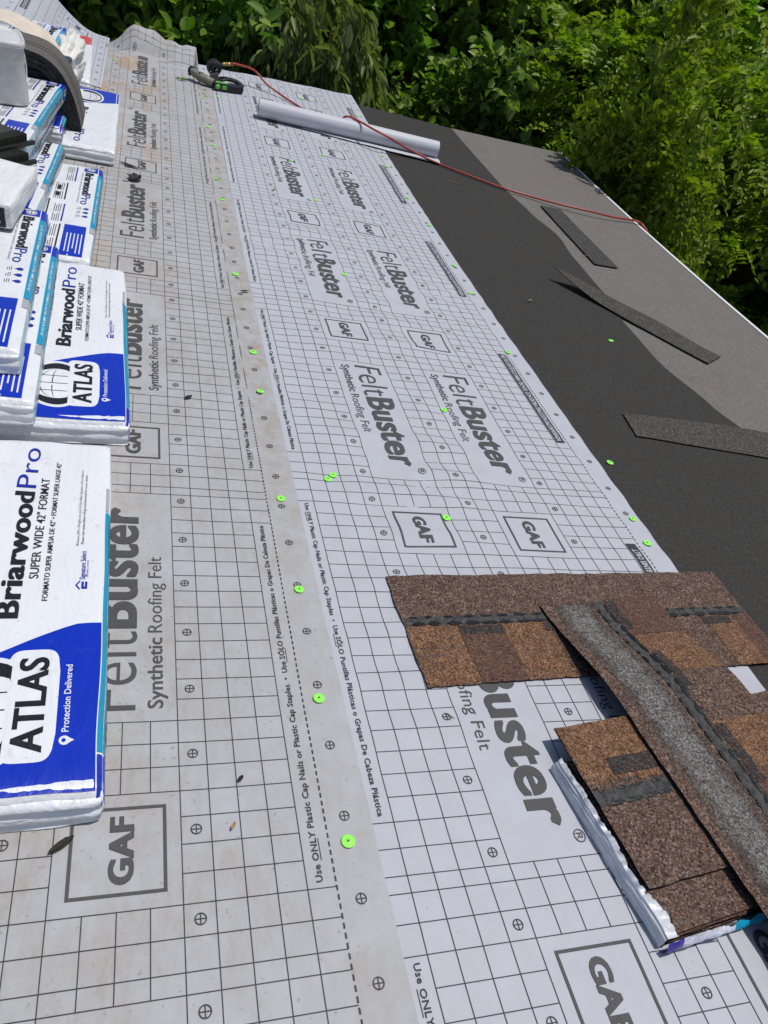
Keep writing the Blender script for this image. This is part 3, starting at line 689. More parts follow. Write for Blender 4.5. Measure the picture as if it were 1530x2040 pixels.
shingle('brown shingle lying flat across the felt, black sealant line along its middle, ends bare', f1,
        [(-0.537, -0.40, AMBER), (-0.40, -0.275, MAROON), (-0.275, -0.14, AMBER), (-0.14, -0.02, BROWN), (-0.02, 0.12, AMBER), (0.12, 0.27, MAROON), (0.27, 0.37, BROWN), (0.37, 0.47, AMBER), (0.47, 0.537, MAROON)],
        [(-0.40, -0.275), (-0.155, -0.03), (0.12, 0.26), (0.36, 0.46)], (0.004, 0.030), seed=3)
def z2(x, y, a, b):
    t = min(1, max(0, (0.74 - y) / 0.30)); t = t * t * (3 - 2 * t)
    return 0.012 + 0.044 * t
f2 = rect_map(0.925, 0.250, R(96.2), z2)
shingle('brown shingle lying lengthways over the others, pale speckled band beside its black sealant line', f2,
        [(-0.537, -0.41, AMBER), (-0.41, -0.30, BROWN), (-0.30, -0.16, AMBER), (-0.16, -0.03, MAROON), (-0.03, 0.10, AMBER), (0.10, 0.25, BROWN), (0.25, 0.40, AMBER), (0.40, 0.537, MAROON)],
        [(0.42, 0.53), (0.20, 0.33), (-0.06, 0.09), (-0.35, -0.24)], (-0.008, 0.026), wid=0.190, pale=(0.056, 0.138), seed=9)
f3 = rect_map(1.52, 0.25, R(1.5), lambda x, y, a, b: 0.0505)
shingle('brown shingle almost hidden beneath the lengthways one at the frame edge', f3, [(-0.537, -0.40, BROWN), (-0.40, -0.25, AMBER), (-0.25, 0.0, MAROON), (0, 0.2, AMBER), (0.2, 0.537, BROWN)],
        [(-0.40, -0.26), (0.0, 0.18)], (0.0, 0.026), seed=14)

# opened bundle: a block of shingles, two loose slabs on top and the torn wrapper round it
BX0, BX1, BY0, BY1 = 0.568, 1.56, -0.068, 0.290
def fb(zo, dx=0.0, dy=0.0, ang=0.0):
    ca, sa = math.cos(ang), math.sin(ang)
    def f(a, b, h=0.0):
        x = BX0 + dx + a * ca - b * sa; y = BY0 + dy + a * sa + b * ca
        return (x, y, zr(y) + zo + h)
    return f
root = empty('opened_shingle_bundle', T @ Matrix.Translation((BX0, BY0, 0)))
tag(root, 'torn-open bundle of brown shingles with ragged white wrapper along one side', 'shingle bundle')
TI = Matrix.Translation((-BX0, -BY0, 0))
def child(mb, name, parent):
    mb.v = [tuple(TI @ Vector(p)) for p in mb.v]; return mb.build(name, parent)
mb = MB()
for i in range(9):
    slab(mb, fb(0.003 + i * 0.0039, 0.004 * math.sin(i * 2.3) + 0.006, 0.003 * math.cos(i * 1.7), R(6.6)), 0, 0.9, 0, 0.355, 0.0, 0.0036, BROWN if i % 3 else MAROON, 14, 6, ragged=0.004, seed=i)
f = fb(0.0382, 0.004, 0.0, R(6.6)); seal_strip(mb, f, 0.0, 0.9, 0.165, 0.192, 5, False)
slab(mb, f, 0.0, 0.10, 0.21, 0.245, 0.0, 0.0012, AMBER, 3, 2); child(mb, 'shingle_block', root)
mb = MB(); f = fb(0.0455, -0.003, 0.078, R(6.6))
slab(mb, f, 0.0, 0.98, 0.0, 0.355, 0.0, 0.0035, BROWN, 24, 12, ragged=0.005, seed=50)
slab(mb, f, 0.002, 0.13, 0.215, 0.354, 0.003, 0.0043, AMBER, 6, 6, ragged=0.003, seed=51); slab(mb, f, 0.13, 0.34, 0.205, 0.354, 0.003, 0.0046, AMBER, 6, 6, ragged=0.003, seed=53)
slab(mb, f, 0.075, 0.22, 0.222, 0.262, 0.004, 0.0056, SHADE, 8, 4, ragged=0.006, seed=52)
seal_strip(mb, f, 0.0, 0.9, 0.166, 0.198, 6); child(mb, 'loose_slab', root)
WRAP = plastic('torn_white_film', (0.72, 0.73, 0.75), 0.30, 0.15, 0.4)
mb = MB()
def film_side(u, v):                                        # runs along the side that looks up the slope
    y = BY0 - 0.006 + u * 0.368
    n = noise.noise(Vector((u * 5, 1.2, 0))); n2 = noise.noise(Vector((u * 13, v * 2, 5))); n3 = noise.noise(Vector((u * 24, 7, 1))) + 0.45 * noise.noise(Vector((u * 70, 2, 1)))
    top = 0.034 + 0.004 * n + 0.003 * math.sin(u * math.pi)
    if v < 0.72:
        t = v / 0.72; x = BX0 - 0.009 + (0.003 + 0.004 * u) * t - 0.003 * math.sin(t * math.pi) - 0.003 * n2 * t + 0.003 * noise.noise(Vector((u * 4, v * 16, 3))) + 0.0016 * noise.noise(Vector((u * 11, v * 40, 9))); z = 0.002 + t * top
    else:
        t = (v - 0.72) / 0.28; tear = max(0.0, noise.noise(Vector((u * 3.1 + 4, 7.7, 0)))) ; reach = 0.006 + 0.006 * n + 0.007 * n3 + 0.010 * tear + 0.020 * max(0.0, 0.35 - u)
        x = BX0 - 0.006 + 0.004 * u - 0.003 * n2 + t * reach; z = top + 0.002 + t * (0.008 - 0.016 * max(0.0, n3))
    return (x - 0.153 * (y - BY0), y + 0.004 * n2, zr(y) + z)
mb.grid(film_side, 140, 30, WRAP); child(mb, 'torn_film', root)
mb = MB()
def film_end(u, v):
    x = BX0 - 0.009 + u * 0.30; n = noise.noise(Vector((u * 14, 3, v * 2))); n3 = noise.noise(Vector((u * 55, 2, 6)))
    top = 0.022 + 0.012 * (1 - u) + 0.005 * math.sin(u * 9) + 0.004 * n3
    return (x, BY0 + 0.116 * (x - BX0) - 0.008 - 0.012 * math.sin(v * 2.8) - 0.006 * n * v, 0.002 + v * top)
def film_mat(u): return W_DARKPURPLE if u < 0.13 else (W_PALELILAC if u < 0.58 else W_TEAL)
W_DARKPURPLE = plastic('violet_print', (0.05, 0.03, 0.30), 0.3); W_PALELILAC = plastic('lilac_white_film', (0.66, 0.68, 0.78), 0.35, 0.05, 0.8)
for i in range(25): mb.grid(lambda u, v, i=i: film_end((i + u) / 25, v), 2, 8, film_mat((i + 0.5) / 25))
child(mb, 'printed_film', root)

# ------------------------------------------------------------------ loose charcoal strips on the membranes
def strip(label, pts, mat, zfun, seed):
    """pts: four corners on the roof (end A side 1, end B side 1, end B side 2, end A side 2)."""
    A, B, C_, D = (Vector((*p, 0)) for p in pts); mb = MB()
    def P(u, v, dz):
        p = A.lerp(B, u).lerp(D.lerp(C_, u), v); n = 0.004 * noise.noise(Vector((u * 5, v * 2, seed)))
        return (p.x + n, p.y + n, zr(p.y) + 0.001 + max(0, zfun(u, v)) + dz)
    n, m = 40, 6
    mb.grid(lambda u, v: P(u, v, 0.0035), n, m, mat)
    mb.grid(lambda u, v: P(u, 0, v * 0.0035), n, 1, SHINGLE_EDGE, False); mb.grid(lambda u, v: P(1 - u, 1, v * 0.0035), n, 1, SHINGLE_EDGE, False)
    mb.grid(lambda u, v: P(0, 1 - u, v * 0.0035), m, 1, SHINGLE_EDGE, False); mb.grid(lambda u, v: P(1, u, v * 0.0035), m, 1, SHINGLE_EDGE, False)
    mb.grid(lambda u, v: P(1 - u, v, 0.0), n, m, SHINGLE_EDGE)
    return tag(mb.build('starter_strip', None, T), label, 'shingle strip', 'loose charcoal starter strips')
strip('short charcoal strip lying flat on the grey membrane', [(2.238, 4.47), (2.225, 3.545), (2.392, 3.545), (2.390, 4.462)], STRIP, lambda u, v: 0.0012 * math.sin(u * 9) ** 2, 1)
strip('twisted charcoal strip crossing from black to grey membrane with its tip raised', [(1.775, 3.21), (2.33, 2.42), (2.475, 2.52), (1.925, 3.16)], STRIP_PALE,
      lambda u, v: 0.055 * max(0, 1 - u * 2.6) ** 1.6 * (1 - 0.35 * v) + 0.022 * math.sin(min(1, u * 1.15) * math.pi) * v + 0.014 * (1 - v) * max(0, 0.7 - u), 2)
strip('weathered charcoal strip on the black membrane reaching out of the frame', [(1.500, 1.685), (2.50, 1.560), (2.52, 1.755), (1.525, 1.848)], STRIP_PALE, lambda u, v: 0.018 * v * math.sin(u * 3.0), 3)

# ------------------------------------------------------------------ neon cap nails
NEON = Nodes('neon_plastic'); NEON.base((0.30, 0.92, 0.10)); NEON = NEON.set(0.4, 0.4)
STEEL = plain('nail_steel', (0.12, 0.11, 0.10), 0.5, 0.5, 0.3, 300, metal=0.6)
def cap_proto():
    mb = MB(); n = 24; prof = [(0.0123, 0.0), (0.0126, 0.0012), (0.0112, 0.0018), (0.0085, 0.0012), (0.0060, 0.0014), (0.0030, 0.0022)]
    vs = [(r * math.cos(2 * math.pi * i / n), r * math.sin(2 * math.pi * i / n), z) for r, z in prof for i in range(n)]
    fs = [(k * n + i, k * n + (i + 1) % n, (k + 1) * n + (i + 1) % n, (k + 1) * n + i) for k in range(len(prof) - 1) for i in range(n)] + [tuple((len(prof) - 1) * n + i for i in range(n))]
    mb.mesh(vs, fs, NEON, True); c = mb.build('cap_nail')
    mb = MB(); mb.mesh([(0.0024 * math.cos(2 * math.pi * i / 10), 0.0024 * math.sin(2 * math.pi * i / 10), z) for z in (0.0021, 0.0032) for i in range(10)],
                       [tuple(range(10, 20))] + [(i, (i + 1) % 10, 10 + (i + 1) % 10, 10 + i) for i in range(10)], STEEL); h = mb.build('nail_head', c)
    return c, h
cap0, head0 = cap_proto(); used = [False]
def cap(u, v, label, group):
    p = at(u, v); o, h = cap0, head0
    if used[0]:
        o = cap0.copy(); COL.objects.link(o); h = head0.copy(); COL.objects.link(h); h.parent = o
    used[0] = True
    on_dark = p.x > LOW_XR
    lift = (0.001 if on_dark else waves(p.x, p.y) + (0.0065 if p.x < 0.085 else 0.0028))
    o.matrix_world = on_roof(p.x, p.y, lift, random.uniform(0, 6)) @ Matrix.Rotation(random.uniform(-0.11, 0.11), 4, 'X') @ Matrix.Scale(random.uniform(0.94, 1.06), 4)
    tag(o, label, 'cap nail', group)
for label, group, spots in CAP_SPOTS:
    for u, v in spots: cap(u, v, label, group)

# ------------------------------------------------------------------ roll of underlayment with its loose end
ROLL = Nodes('smooth_white_plastic_film')
ROLL.base(ROLL.ramp(ROLL.noise(3, 5, 0.6, stretch=(0.3, 3, 3)), [(0.3, (0.50, 0.505, 0.54)), (0.7, (0.58, 0.585, 0.62))])); ROLL.bump(ROLL.noise(7, 3, 0.5, stretch=(0.5, 4, 4)), 0.25, 0.01); ROLL = ROLL.set(0.5, 0.3)
RX0, RX1, RY0, RY1, RR = 0.365, 1.615, 5.125, 5.035, 0.0555
axis = Vector((RX1 - RX0, RY1 - RY0, 0)); rl = axis.length; rang = math.atan2(RY1 - RY0, RX1 - RX0)
root = empty('felt_roll', on_roof(RX0, RY0, 0.007, rang))
tag(root, 'smooth pale plastic-faced roll lying across the felt under the red hose', 'roll')
mb = MB()
def rollf(u, v):
    a = 2 * math.pi * v; n = 0.0012 * noise.noise(Vector((u * 4, math.cos(a), math.sin(a))))
    return (u * rl, RR * math.sin(a) + n, RR + (RR + n) * -math.cos(a))
mb.grid(rollf, 30, 48, ROLL); mb.build('roll_body', root)
for xe, sg in ((0.0, -1), (rl, 1)):                                         # the wound layers at both ends
    turns = 7; mb = MB()
    def spiral(u, v):
        a = 2 * math.pi * u * turns; r = RR * (0.45 + 0.55 * u) - 0.002 + v * 0.0026
        return (xe - sg * 0.004 * (1 - u), r * math.sin(a), RR - r * math.cos(a))
    mb.grid(spiral, 260, 1, ROLL, False); mb.build('wound_layers', root)
mb = MB()
def tail(u, v):
    x = 0.30 + u * (rl - 0.285); y = -0.02 - v * (0.030 + 0.075 * u) ; return (x, y, 0.003 + 0.005 * math.sin(v * 3) * (0.4 + u) + 0.002 * noise.noise(Vector((u * 9, v, 2))))
mb.grid(tail, 40, 6, ROLL); mb.build('loose_end', root)

# ------------------------------------------------------------------ pneumatic cap nailer
GUN_GREY = plain('cast_grey_housing', (0.20, 0.185, 0.15), 0.5, 0.4, 0.15, 30); GUN_BLACK = plain('black_rubber_plastic', (0.016, 0.015, 0.015), 0.5, 0.4, 0.3, 60)
GUN_NAVY = plain('dark_magazine', (0.022, 0.022, 0.032), 0.35, 0.5, 0.2, 40); GREEN = plain('green_labels', (0.16, 0.55, 0.06), 0.4); BRASS = plain('brass_fitting', (0.62, 0.42, 0.16), 0.3, 0.5, 0.1, 50, metal=0.7)
root = empty('cap_nailer', on_roof(0.112, 5.625, 0.005, R(14)) @ Matrix.Diagonal((0.94, 0.94, 0.88, 1)))
tag(root, 'grey and black air nailer with coiled magazine lying near the felt edge', 'nail gun')
mb = MB(); mb.tube(smooth_path([(-0.165, 0.055, 0.055), (-0.15, 0.045, 0.062), (-0.11, 0.0, 0.05), (-0.065, -0.035, 0.042), (-0.03, -0.06, 0.036)], 5), [0.020] * 3 + [0.030] * 6 + [0.034] * 7 + [0.030] * 5, GUN_GREY, 16)
mb.build('housing', root)
mb = MB(); mb.tube(smooth_path([(-0.172, 0.045, 0.035), (-0.178, 0.055, 0.072), (-0.160, 0.058, 0.092), (-0.135, 0.050, 0.086), (-0.128, 0.044, 0.072)], 5), 0.011, GUN_BLACK, 10); mb.build('belt_hook', root)
mb = MB(); mb.box(-0.128, -0.092, -0.018, 0.002, 0.076, 0.083, GUN_BLACK, 0.002); mb.box(-0.123, -0.097, -0.012, -0.004, 0.0835, 0.0855, GREEN, 0.0005); mb.build('name_plate', root)
mb = MB()
def reel(u, v):
    a = 2 * math.pi * u; r = 0.056 + 0.0026 * math.cos(a * 22) - 0.010 * (2 * v - 1) ** 4
    return (0.005 + r * math.cos(a) * 0.92, 0.055 - 0.040 + v * 0.075 + 0.01, 0.115 + r * math.sin(a))
mb.grid(reel, 132, 12, GUN_BLACK)
for yy, sg in ((0.025, 0), (0.100, 1)):
    mb.grid(lambda u, v: (0.005 + (0.012 + 0.026 * v) * math.cos(2 * math.pi * u), yy, 0.115 + (0.012 + 0.026 * v) * math.sin(2 * math.pi * u)), 32, 3, GUN_NAVY)
    mb.tube([(0.005 + 0.036 * math.cos(a), yy, 0.115 + 0.036 * math.sin(a)) for a in np.linspace(0, 6.283, 25)], 0.004, GUN_BLACK, 6, False)
mb.build('magazine_reel', root)
mb = MB()
for k in range(5): mb.tube(smooth_path([(-0.050 + k * 0.012, -0.035 - k * 0.004, 0.05), (-0.035 + k * 0.012, -0.01, 0.082 + 0.004 * k), (-0.02 + k * 0.01, 0.02, 0.075)], 5), 0.0075, GUN_BLACK, 8)
mb.box(-0.06, 0.03, -0.06, -0.01, 0.012, 0.06, GUN_BLACK, 0.008); mb.build('feed_guard', root)
mb = MB(); mb.box(-0.035, 0.185, -0.112, -0.062, 0.002, 0.056, GUN_NAVY, 0.008); mb.box(0.072, 0.187, -0.114, -0.040, 0.004, 0.052, GUN_BLACK, 0.010); mb.build('nail_canister', root)
mb = MB(); mb.tube([(-0.012, -0.1125, 0.030), (-0.012, -0.116, 0.030)], 0.017, GREEN, 18); mb.box(0.022, 0.056, -0.1155, -0.1115, 0.016, 0.042, GREEN, 0.003); mb.box(-0.02, 0.07, -0.100, -0.075, 0.0555, 0.0575, GREEN, 0.0005); mb.build('green_label', root)
mb = MB(); mb.tube(smooth_path([(0.03, 0.03, 0.045), (0.09, 0.045, 0.050), (0.155, 0.02, 0.052), (0.182, -0.04, 0.05), (0.18, -0.085, 0.052)], 5), 0.016, GUN_BLACK, 10); mb.tube(smooth_path([(0.035, -0.03, 0.05), (0.09, -0.02, 0.066), (0.15, -0.05, 0.064), (0.178, -0.09, 0.05)], 5), 0.010, GUN_BLACK, 8); mb.build('handle', root)
mb = MB(); mb.tube([(0.03, 0.06, 0.135), (0.052, 0.068, 0.140)], 0.014, GUN_BLACK, 12); mb.build('air_inlet', root)

# ------------------------------------------------------------------ red air hose
RED = Nodes('red_rubber'); RED.base(RED.ramp(RED.noise(30, 4), [(0.3, (0.34, 0.032, 0.02)), (0.7, (0.46, 0.058, 0.032))])); RED = RED.set(0.4, 0.5)
root = empty('air_hose', T); tag(root, 'red air hose running from the nailer over the roll to the eave', 'hose')
def rp(x, y, h): return (x, y, zr(max(y, 0)) + h)
def px(u, v, h): return tuple(at(u, v, h))
HR = 0.0068
hose = [rp(0.205, 5.665, 0.150), rp(0.25, 5.67, 0.158), px(505, 139, 0.115), px(530, 166, 0.06), px(560, 189, 0.022), px(592, 210, 0.014), rp(0.80, 5.40, 0.013), rp(0.905, 5.23, 0.035), rp(0.955, 5.13, 0.120), rp(1.03, 5.06, 0.126), px(745, 258, 0.125), px(775, 274, 0.105), px(815, 298, 0.05),
        px(865, 322, 0.014), px(930, 348, 0.010), px(1000, 374, 0.010), px(1060, 392, 0.012), px(1120, 408, 0.022), px(1180, 422, 0.028), px(1225, 433, 0.020), rp(3.02, 4.505, 0.016), rp(3.075, 4.455, 0.004), rp(3.115, 4.40, -0.06), rp(3.14, 4.34, -0.28), rp(3.16, 4.26, -0.9), rp(3.16, 4.2, -1.7)]
mb = MB(); mb.tube(smooth_path(hose, 7), HR, RED, 10); mb.build('hose_tube', root)
mb = MB(); a, b = Vector(hose[0]), Vector(hose[1]); d = (b - a).normalized()
for t0, t1, r in ((-0.055, -0.030, 0.010), (-0.030, -0.022, 0.0125), (-0.022, 0.005, 0.0115), (0.005, 0.022, 0.009)): mb.tube([a + d * t0, a + d * t1], r, BRASS, 10)
mb.build('brass_coupling', root)

# ------------------------------------------------------------------ bent stack of dark shingles draped over the pile
root = empty('bent_shingle_stack', on_roof(-0.64, 4.06, 0.0, 0)); tag(root, 'bent stack of dark grey shingles draped over the pile with its foot on a bundle', 'shingle stack')
OUT = [(-0.005, 0.075), (-0.012, 0.14), (-0.045, 0.25), (-0.10, 0.34), (-0.18, 0.392), (-0.30, 0.405), (-0.42, 0.40), (-0.56, 0.385)]
NIN = 12
BENT = granules('bent_dark_granules', [(0.07, 0.066, 0.06), (0.13, 0.122, 0.11), (0.18, 0.17, 0.15), (0.095, 0.09, 0.082)], 300, blot=0.4, blotcol=(0.15, 0.135, 0.115))
path = smooth_path([(x, 0, z) for x, z in OUT], 8)
def arch(i, v, off):
    p = path[i]; d = (path[min(i + 1, len(path) - 1)] - path[max(i - 1, 0)]).normalized(); n = Vector((d.z, 0, -d.x))
    if n.x < 0 and n.z < 0: n = -n
    q = p - n * off if (n.x > 0 or n.z > 0) else p + n * off
    return (q.x, (v - 0.5) * 0.30 - 0.03 * math.sin(i / len(path) * 3), q.z)
mb = MB(); NP = len(path) - 1
for kx in range(NIN):
    o0 = kx * 0.0054; o1 = o0 + 0.0036; sh = 0.006 * noise.noise(Vector((kx * 1.7, 0.5, 0)))
    S = lambda i, v, o: (lambda p: (p[0], p[1] + sh, p[2]))(arch(i, v, o))
    m = BENT if kx == 0 else SHINGLE_EDGE
    mb.grid(lambda u, v: S(int(round(u * NP)), v, o0), NP, 6, m)
    mb.grid(lambda u, v: S(int(round(u * NP)), 0, o0 + v * (o1 - o0)), NP, 1, STRIP, False); mb.grid(lambda u, v: S(int(round(u * NP)), 1, o0 + v * (o1 - o0)), NP, 1, STRIP, False)
    mb.grid(lambda u, v: S(0, u, o0 + v * (o1 - o0)), 6, 1, SHINGLE_EDGE, False); mb.grid(lambda u, v: S(int(round(u * NP)), v, o1), NP, 6, SHINGLE_EDGE)
mb.build('shingles', root)
mb = MB()
for v0 in (0.36, 0.50):
    mb.grid(lambda u, v: (lambda p: p)(arch(int(round(u * NP)), v0 + v * 0.035 + 0.006 * noise.noise(Vector((u * 20, v0, v))), -0.0010)), NP, 2, SEAL)
mb.build('sealant_strip', root)

# dark-wrapped pack behind it
mb = MB(); mb.box(-0.20, 0.0, 0.0, 0.40, 0.0, 0.085, W_DARKFILM, 0.012)
v, fc = glyphs('PRO-CUT', 0.02)
P = [(0.0018, 0.37 - a * 0.28, 0.072 - b * 0.045) for a, b in v]
for q in fc: mb.poly([P[i] for i in q], W_GREY)
for poly in ring(0.5, 0.04, 0.018, 0.022, 20): mb.poly([(0.0018, 0.05 + (a - 0.5), b) for a, b in poly], W_GREY)
o = mb.build('wrapped_pack', None, on_roof(-0.735, 3.92, 0.226, R(-3))); tag(o, 'dark plastic-wrapped pack in the hollow under the bent shingles', 'shingle pack')

# ------------------------------------------------------------------ white lettered pack on the pile
PACK = plastic('white_pack_film', (0.80, 0.80, 0.80), 0.35, 0.05, 0.8)
mb = MB(); PL, PW, PH = 0.42, 0.32, 0.085
def pk(p, off=0.0):
    p = Vector(p); r = 0.012; q = Vector((max(-PW / 2 + r, min(PW / 2 - r, p.x)), max(-PL / 2 + r, min(PL / 2 - r, p.y)), max(r, min(PH - r, p.z)))); d = p - q
    if d.length > 0: d.normalize()
    o = q + d * (r + off); n = noise.noise(Vector((p.x * 14 + p.y * 9, p.y * 4, 3))); o.z += 0.006 * n * (p.z / PH) + 0.006 * noise.noise(Vector((p.x * 4, p.y * 5, 8))) * (p.z / PH)
    o.x += 0.006 * noise.noise(Vector((p.y * 9, p.z * 25, 1))); o.y += 0.006 * noise.noise(Vector((p.x * 9, p.z * 25, 5))); return o
mb.grid(lambda u, v: pk(((u - .5) * PW, (v - .5) * PL, PH)), 30, 36, PACK)
mb.grid(lambda u, v: pk((PW / 2, (u - .5) * PL, v * PH)), 36, 8, PACK); mb.grid(lambda u, v: pk((-PW / 2, (.5 - u) * PL, v * PH)), 36, 8, PACK)
mb.grid(lambda u, v: pk(((u - .5) * PW, -PL / 2, v * PH)), 24, 8, PACK); mb.grid(lambda u, v: pk(((.5 - u) * PW, PL / 2, v * PH)), 24, 8, PACK)
mb.grid(lambda u, v: pk((PW * (-0.46 + 0.9 * u), -PL / 2, 0.008 + v * 0.066), 0.0008), 14, 5, W_BLACK)
def ptext(s_, x0, x1, z, cap, mat, lv, w):
    gv, gf = glyphs(s_, w); Q = [pk((x0 + a * (x1 - x0), -PL / 2, z + b * cap), lv) for a, b in gv]
    for q in gf: mb.poly([Q[i] for i in q], mat)
ptext('HP42', -0.12, 0.125, 0.022, 0.04, W_WHITE, 0.0016, 0.025)
def ttext(s_, t0, t1, x, cap):
    gv, gf = glyphs(s_, 0.004, 0, 2); Q = [pk((x - b * cap, t0 + a * (t1 - t0), PH), 0.0008) for a, b in gv]
    for q in gf: mb.poly([Q[i] for i in q], W_INKGREY)
ttext('CHESTNUT', -0.16, -0.05, 0.03, 0.012); ttext('LOT 2108', -0.14, -0.09, 0.085, 0.009)
for i in range(5): mb.grid(lambda u, v: pk((0.045 + 0.005 * i + v * 0.003, -0.12 + u * 0.035, PH), 0.0008), 3, 1, W_GREY)
o = mb.build('wrapped_pack', None, on_roof(-0.893, 2.45, 0.224, R(-5))); tag(o, 'crinkled white plastic pack with black lettered end, on the teal-edged pile', 'shingle pack')

# ------------------------------------------------------------------ black roof vents
VENT = plain('black_moulded_plastic', (0.014, 0.014, 0.013), 0.42, 0.45, 0.25, 20); VENT_TOP = plain('dusty_black_plastic', (0.040, 0.040, 0.030), 0.6, 0.4, 0.25, 12)
def vent_proto():
    root = empty('roof_vent', Matrix())
    mb = MB(); mb.box(-0.60, 0.0, -0.15, 0.15, 0.0, 0.030, VENT, 0.005); mb.build('vent_body', root)
    mb = MB(); mb.grid(lambda u, v: (-0.595 + u * 0.585, -0.115 + v * 0.25, 0.0315 + 0.004 * math.sin(v * math.pi)), 6, 6, VENT_TOP); mb.build('vent_cover', root)
    mb = MB()
    for i in range(58):
        x = -0.59 + i * 0.01; mb.box(x, x + 0.0045, -0.160, -0.112, 0.002, 0.037, VENT_TOP, 0.0006)
    mb.build('louvre', root)
    mb = MB(); mb.box(-0.60, 0.012, -0.176, -0.160, -0.003, 0.012, VENT, 0.002); mb.build('flange', root)
    return root
v0 = vent_proto()
kids = list(v0.children)
for i, (x, y, h, rz, lb) in enumerate([(-0.905, 3.00, 0.296, 58, 'topmost black ribbed roof vent of three on the pile'), (-0.885, 2.91, 0.258, 55, 'middle black roof vent of the three stacked on the pile'), (-0.915, 2.81, 0.222, 52, 'bottom black roof vent of the three stacked on the pile')]):
    r_ = v0
    if i:
        r_ = v0.copy(); COL.objects.link(r_)
        for c in kids:
            d = c.copy(); COL.objects.link(d); d.parent = r_
    r_.matrix_world = on_roof(x, y, h, R(rz)) ; tag(r_, lb, 'roof vent', 'stacked roof vents')

# ------------------------------------------------------------------ clear bucket, curled paper, crumpled film
BUCK = Nodes('cloudy_clear_plastic'); BUCK.base(BUCK.ramp(BUCK.noise(8, 5, 0.7), [(0.3, (0.58, 0.57, 0.54)), (0.7, (0.84, 0.83, 0.80))]))
BUCK.b.inputs['Transmission Weight'].default_value = 0.2; BUCK.b.inputs['Subsurface Weight'].default_value = 0.0; BUCK = BUCK.set(0.42, 0.5)
root = empty('bucket', on_roof(-0.965, 3.46, 0.296, R(12))); tag(root, 'cloudy clear square bucket with wire handle standing on the pile', 'bucket')
def sq(u, w, z, e=5.0):
    a = 2 * math.pi * u; c, s = math.cos(a), math.sin(a); k = (abs(c) ** e + abs(s) ** e) ** (-1 / e); return (w * c * k, w * s * k, z)
mb = MB()
pf = [(0.118, 0.0), (0.128, 0.004), (0.130, 0.02), (0.117, 0.15), (0.120, 0.165), (0.1165, 0.185), (0.1195, 0.190), (0.115, 0.212), (0.118, 0.216), (0.116, 0.228), (0.110, 0.228), (0.111, 0.15), (0.124, 0.01), (0.0, 0.008)]
mb.grid(lambda u, v: sq(u, *pf[int(round(v * (len(pf) - 1)))]), 64, len(pf) - 1, BUCK); mb.build('tub', root)
mb = MB(); mb.tube(smooth_path([(0.122, 0.0, 0.175), (0.128, -0.004, 0.12), (0.122, -0.03, 0.065), (0.09, -0.112, 0.052), (0.0, -0.118, 0.05), (-0.09, -0.112, 0.052), (-0.122, -0.03, 0.07), (-0.124, 0.0, 0.175)], 8), 0.0022, TRIM, 8); mb.build('handle', root)
mb = MB()
lp = [(0.0, 0.234), (0.102, 0.234), (0.109, 0.231), (0.111, 0.238), (0.120, 0.238), (0.122, 0.221), (0.119, 0.216)]
mb.grid(lambda u, v: sq(u, *lp[int(round(v * 6))]), 64, 6, BUCK); mb.build('lid', root)
CARD = plain('pale_kraft_paper', (0.66, 0.57, 0.48), 0.7, 0.2, 0.1, 14); 
mb = MB(); cp = smooth_path([(-0.76, 0.235), (-0.80, 0.30), (-0.86, 0.345), (-0.94, 0.375), (-1.02, 0.385), (-1.12, 0.38), (-1.24, 0.36)] and [(-0.76, 0, 0.300), (-0.80, 0, 0.345), (-0.86, 0, 0.385), (-0.94, 0, 0.415), (-1.02, 0, 0.425), (-1.12, 0, 0.42), (-1.24, 0, 0.39)], 6); nc = len(cp) - 1
def paper(u, v, e=0.0):
    p = cp[int(round(u * nc))]; y = 4.34 + v * 0.27 + 0.02 * math.sin(u * 7); return (p.x - 0.04 + 0.01 * math.sin(v * 3), y, zr(y) + p.z - 0.035 - e + 0.018 * noise.noise(Vector((u * 4, v * 3, 6))))
mb.grid(paper, nc, 12, CARD); mb.grid(lambda u, v: paper(1 - u, v, 0.003), nc, 12, CARD); mb.grid(lambda u, v: paper(u, 0, v * 0.003), nc, 1, TRIM, False)
o = mb.build('paper_sack', None, T); tag(o, 'curled pale paper sack on the pile behind the clear bucket', 'paper sack')
mb = MB(); bm = bmesh.new(); bmesh.ops.create_icosphere(bm, subdivisions=5, radius=1)
for v in bm.verts:
    c = v.co.copy(); n = 0.0
    for k, (fq, am) in enumerate(((1.5, 0.24), (3.0, 0.16), (6.0, 0.06))): n += am * (1 - 2 * abs(noise.noise(c * fq + Vector((k * 7.3, 2, 1)))))
    v.co = c * (0.72 + n * 0.8); v.co = Vector((v.co.x * 0.125, v.co.y * 0.44, max(v.co.z, -0.55) * 0.18))
mb.bm(bm, CRUMPLE, Matrix.Translation((0, 0, 0.09)), True)
o = mb.build('crumpled_film', None, on_roof(-0.885, 4.84, 0.065, R(-3)) @ Matrix.Rotation(R(38), 4, 'Y')); tag(o, 'crumpled white plastic film heaped beside the red and white bundle', 'plastic film')
for i, (x, h) in enumerate(((-0.77, 0.149), (-0.86, 0.149))): pass

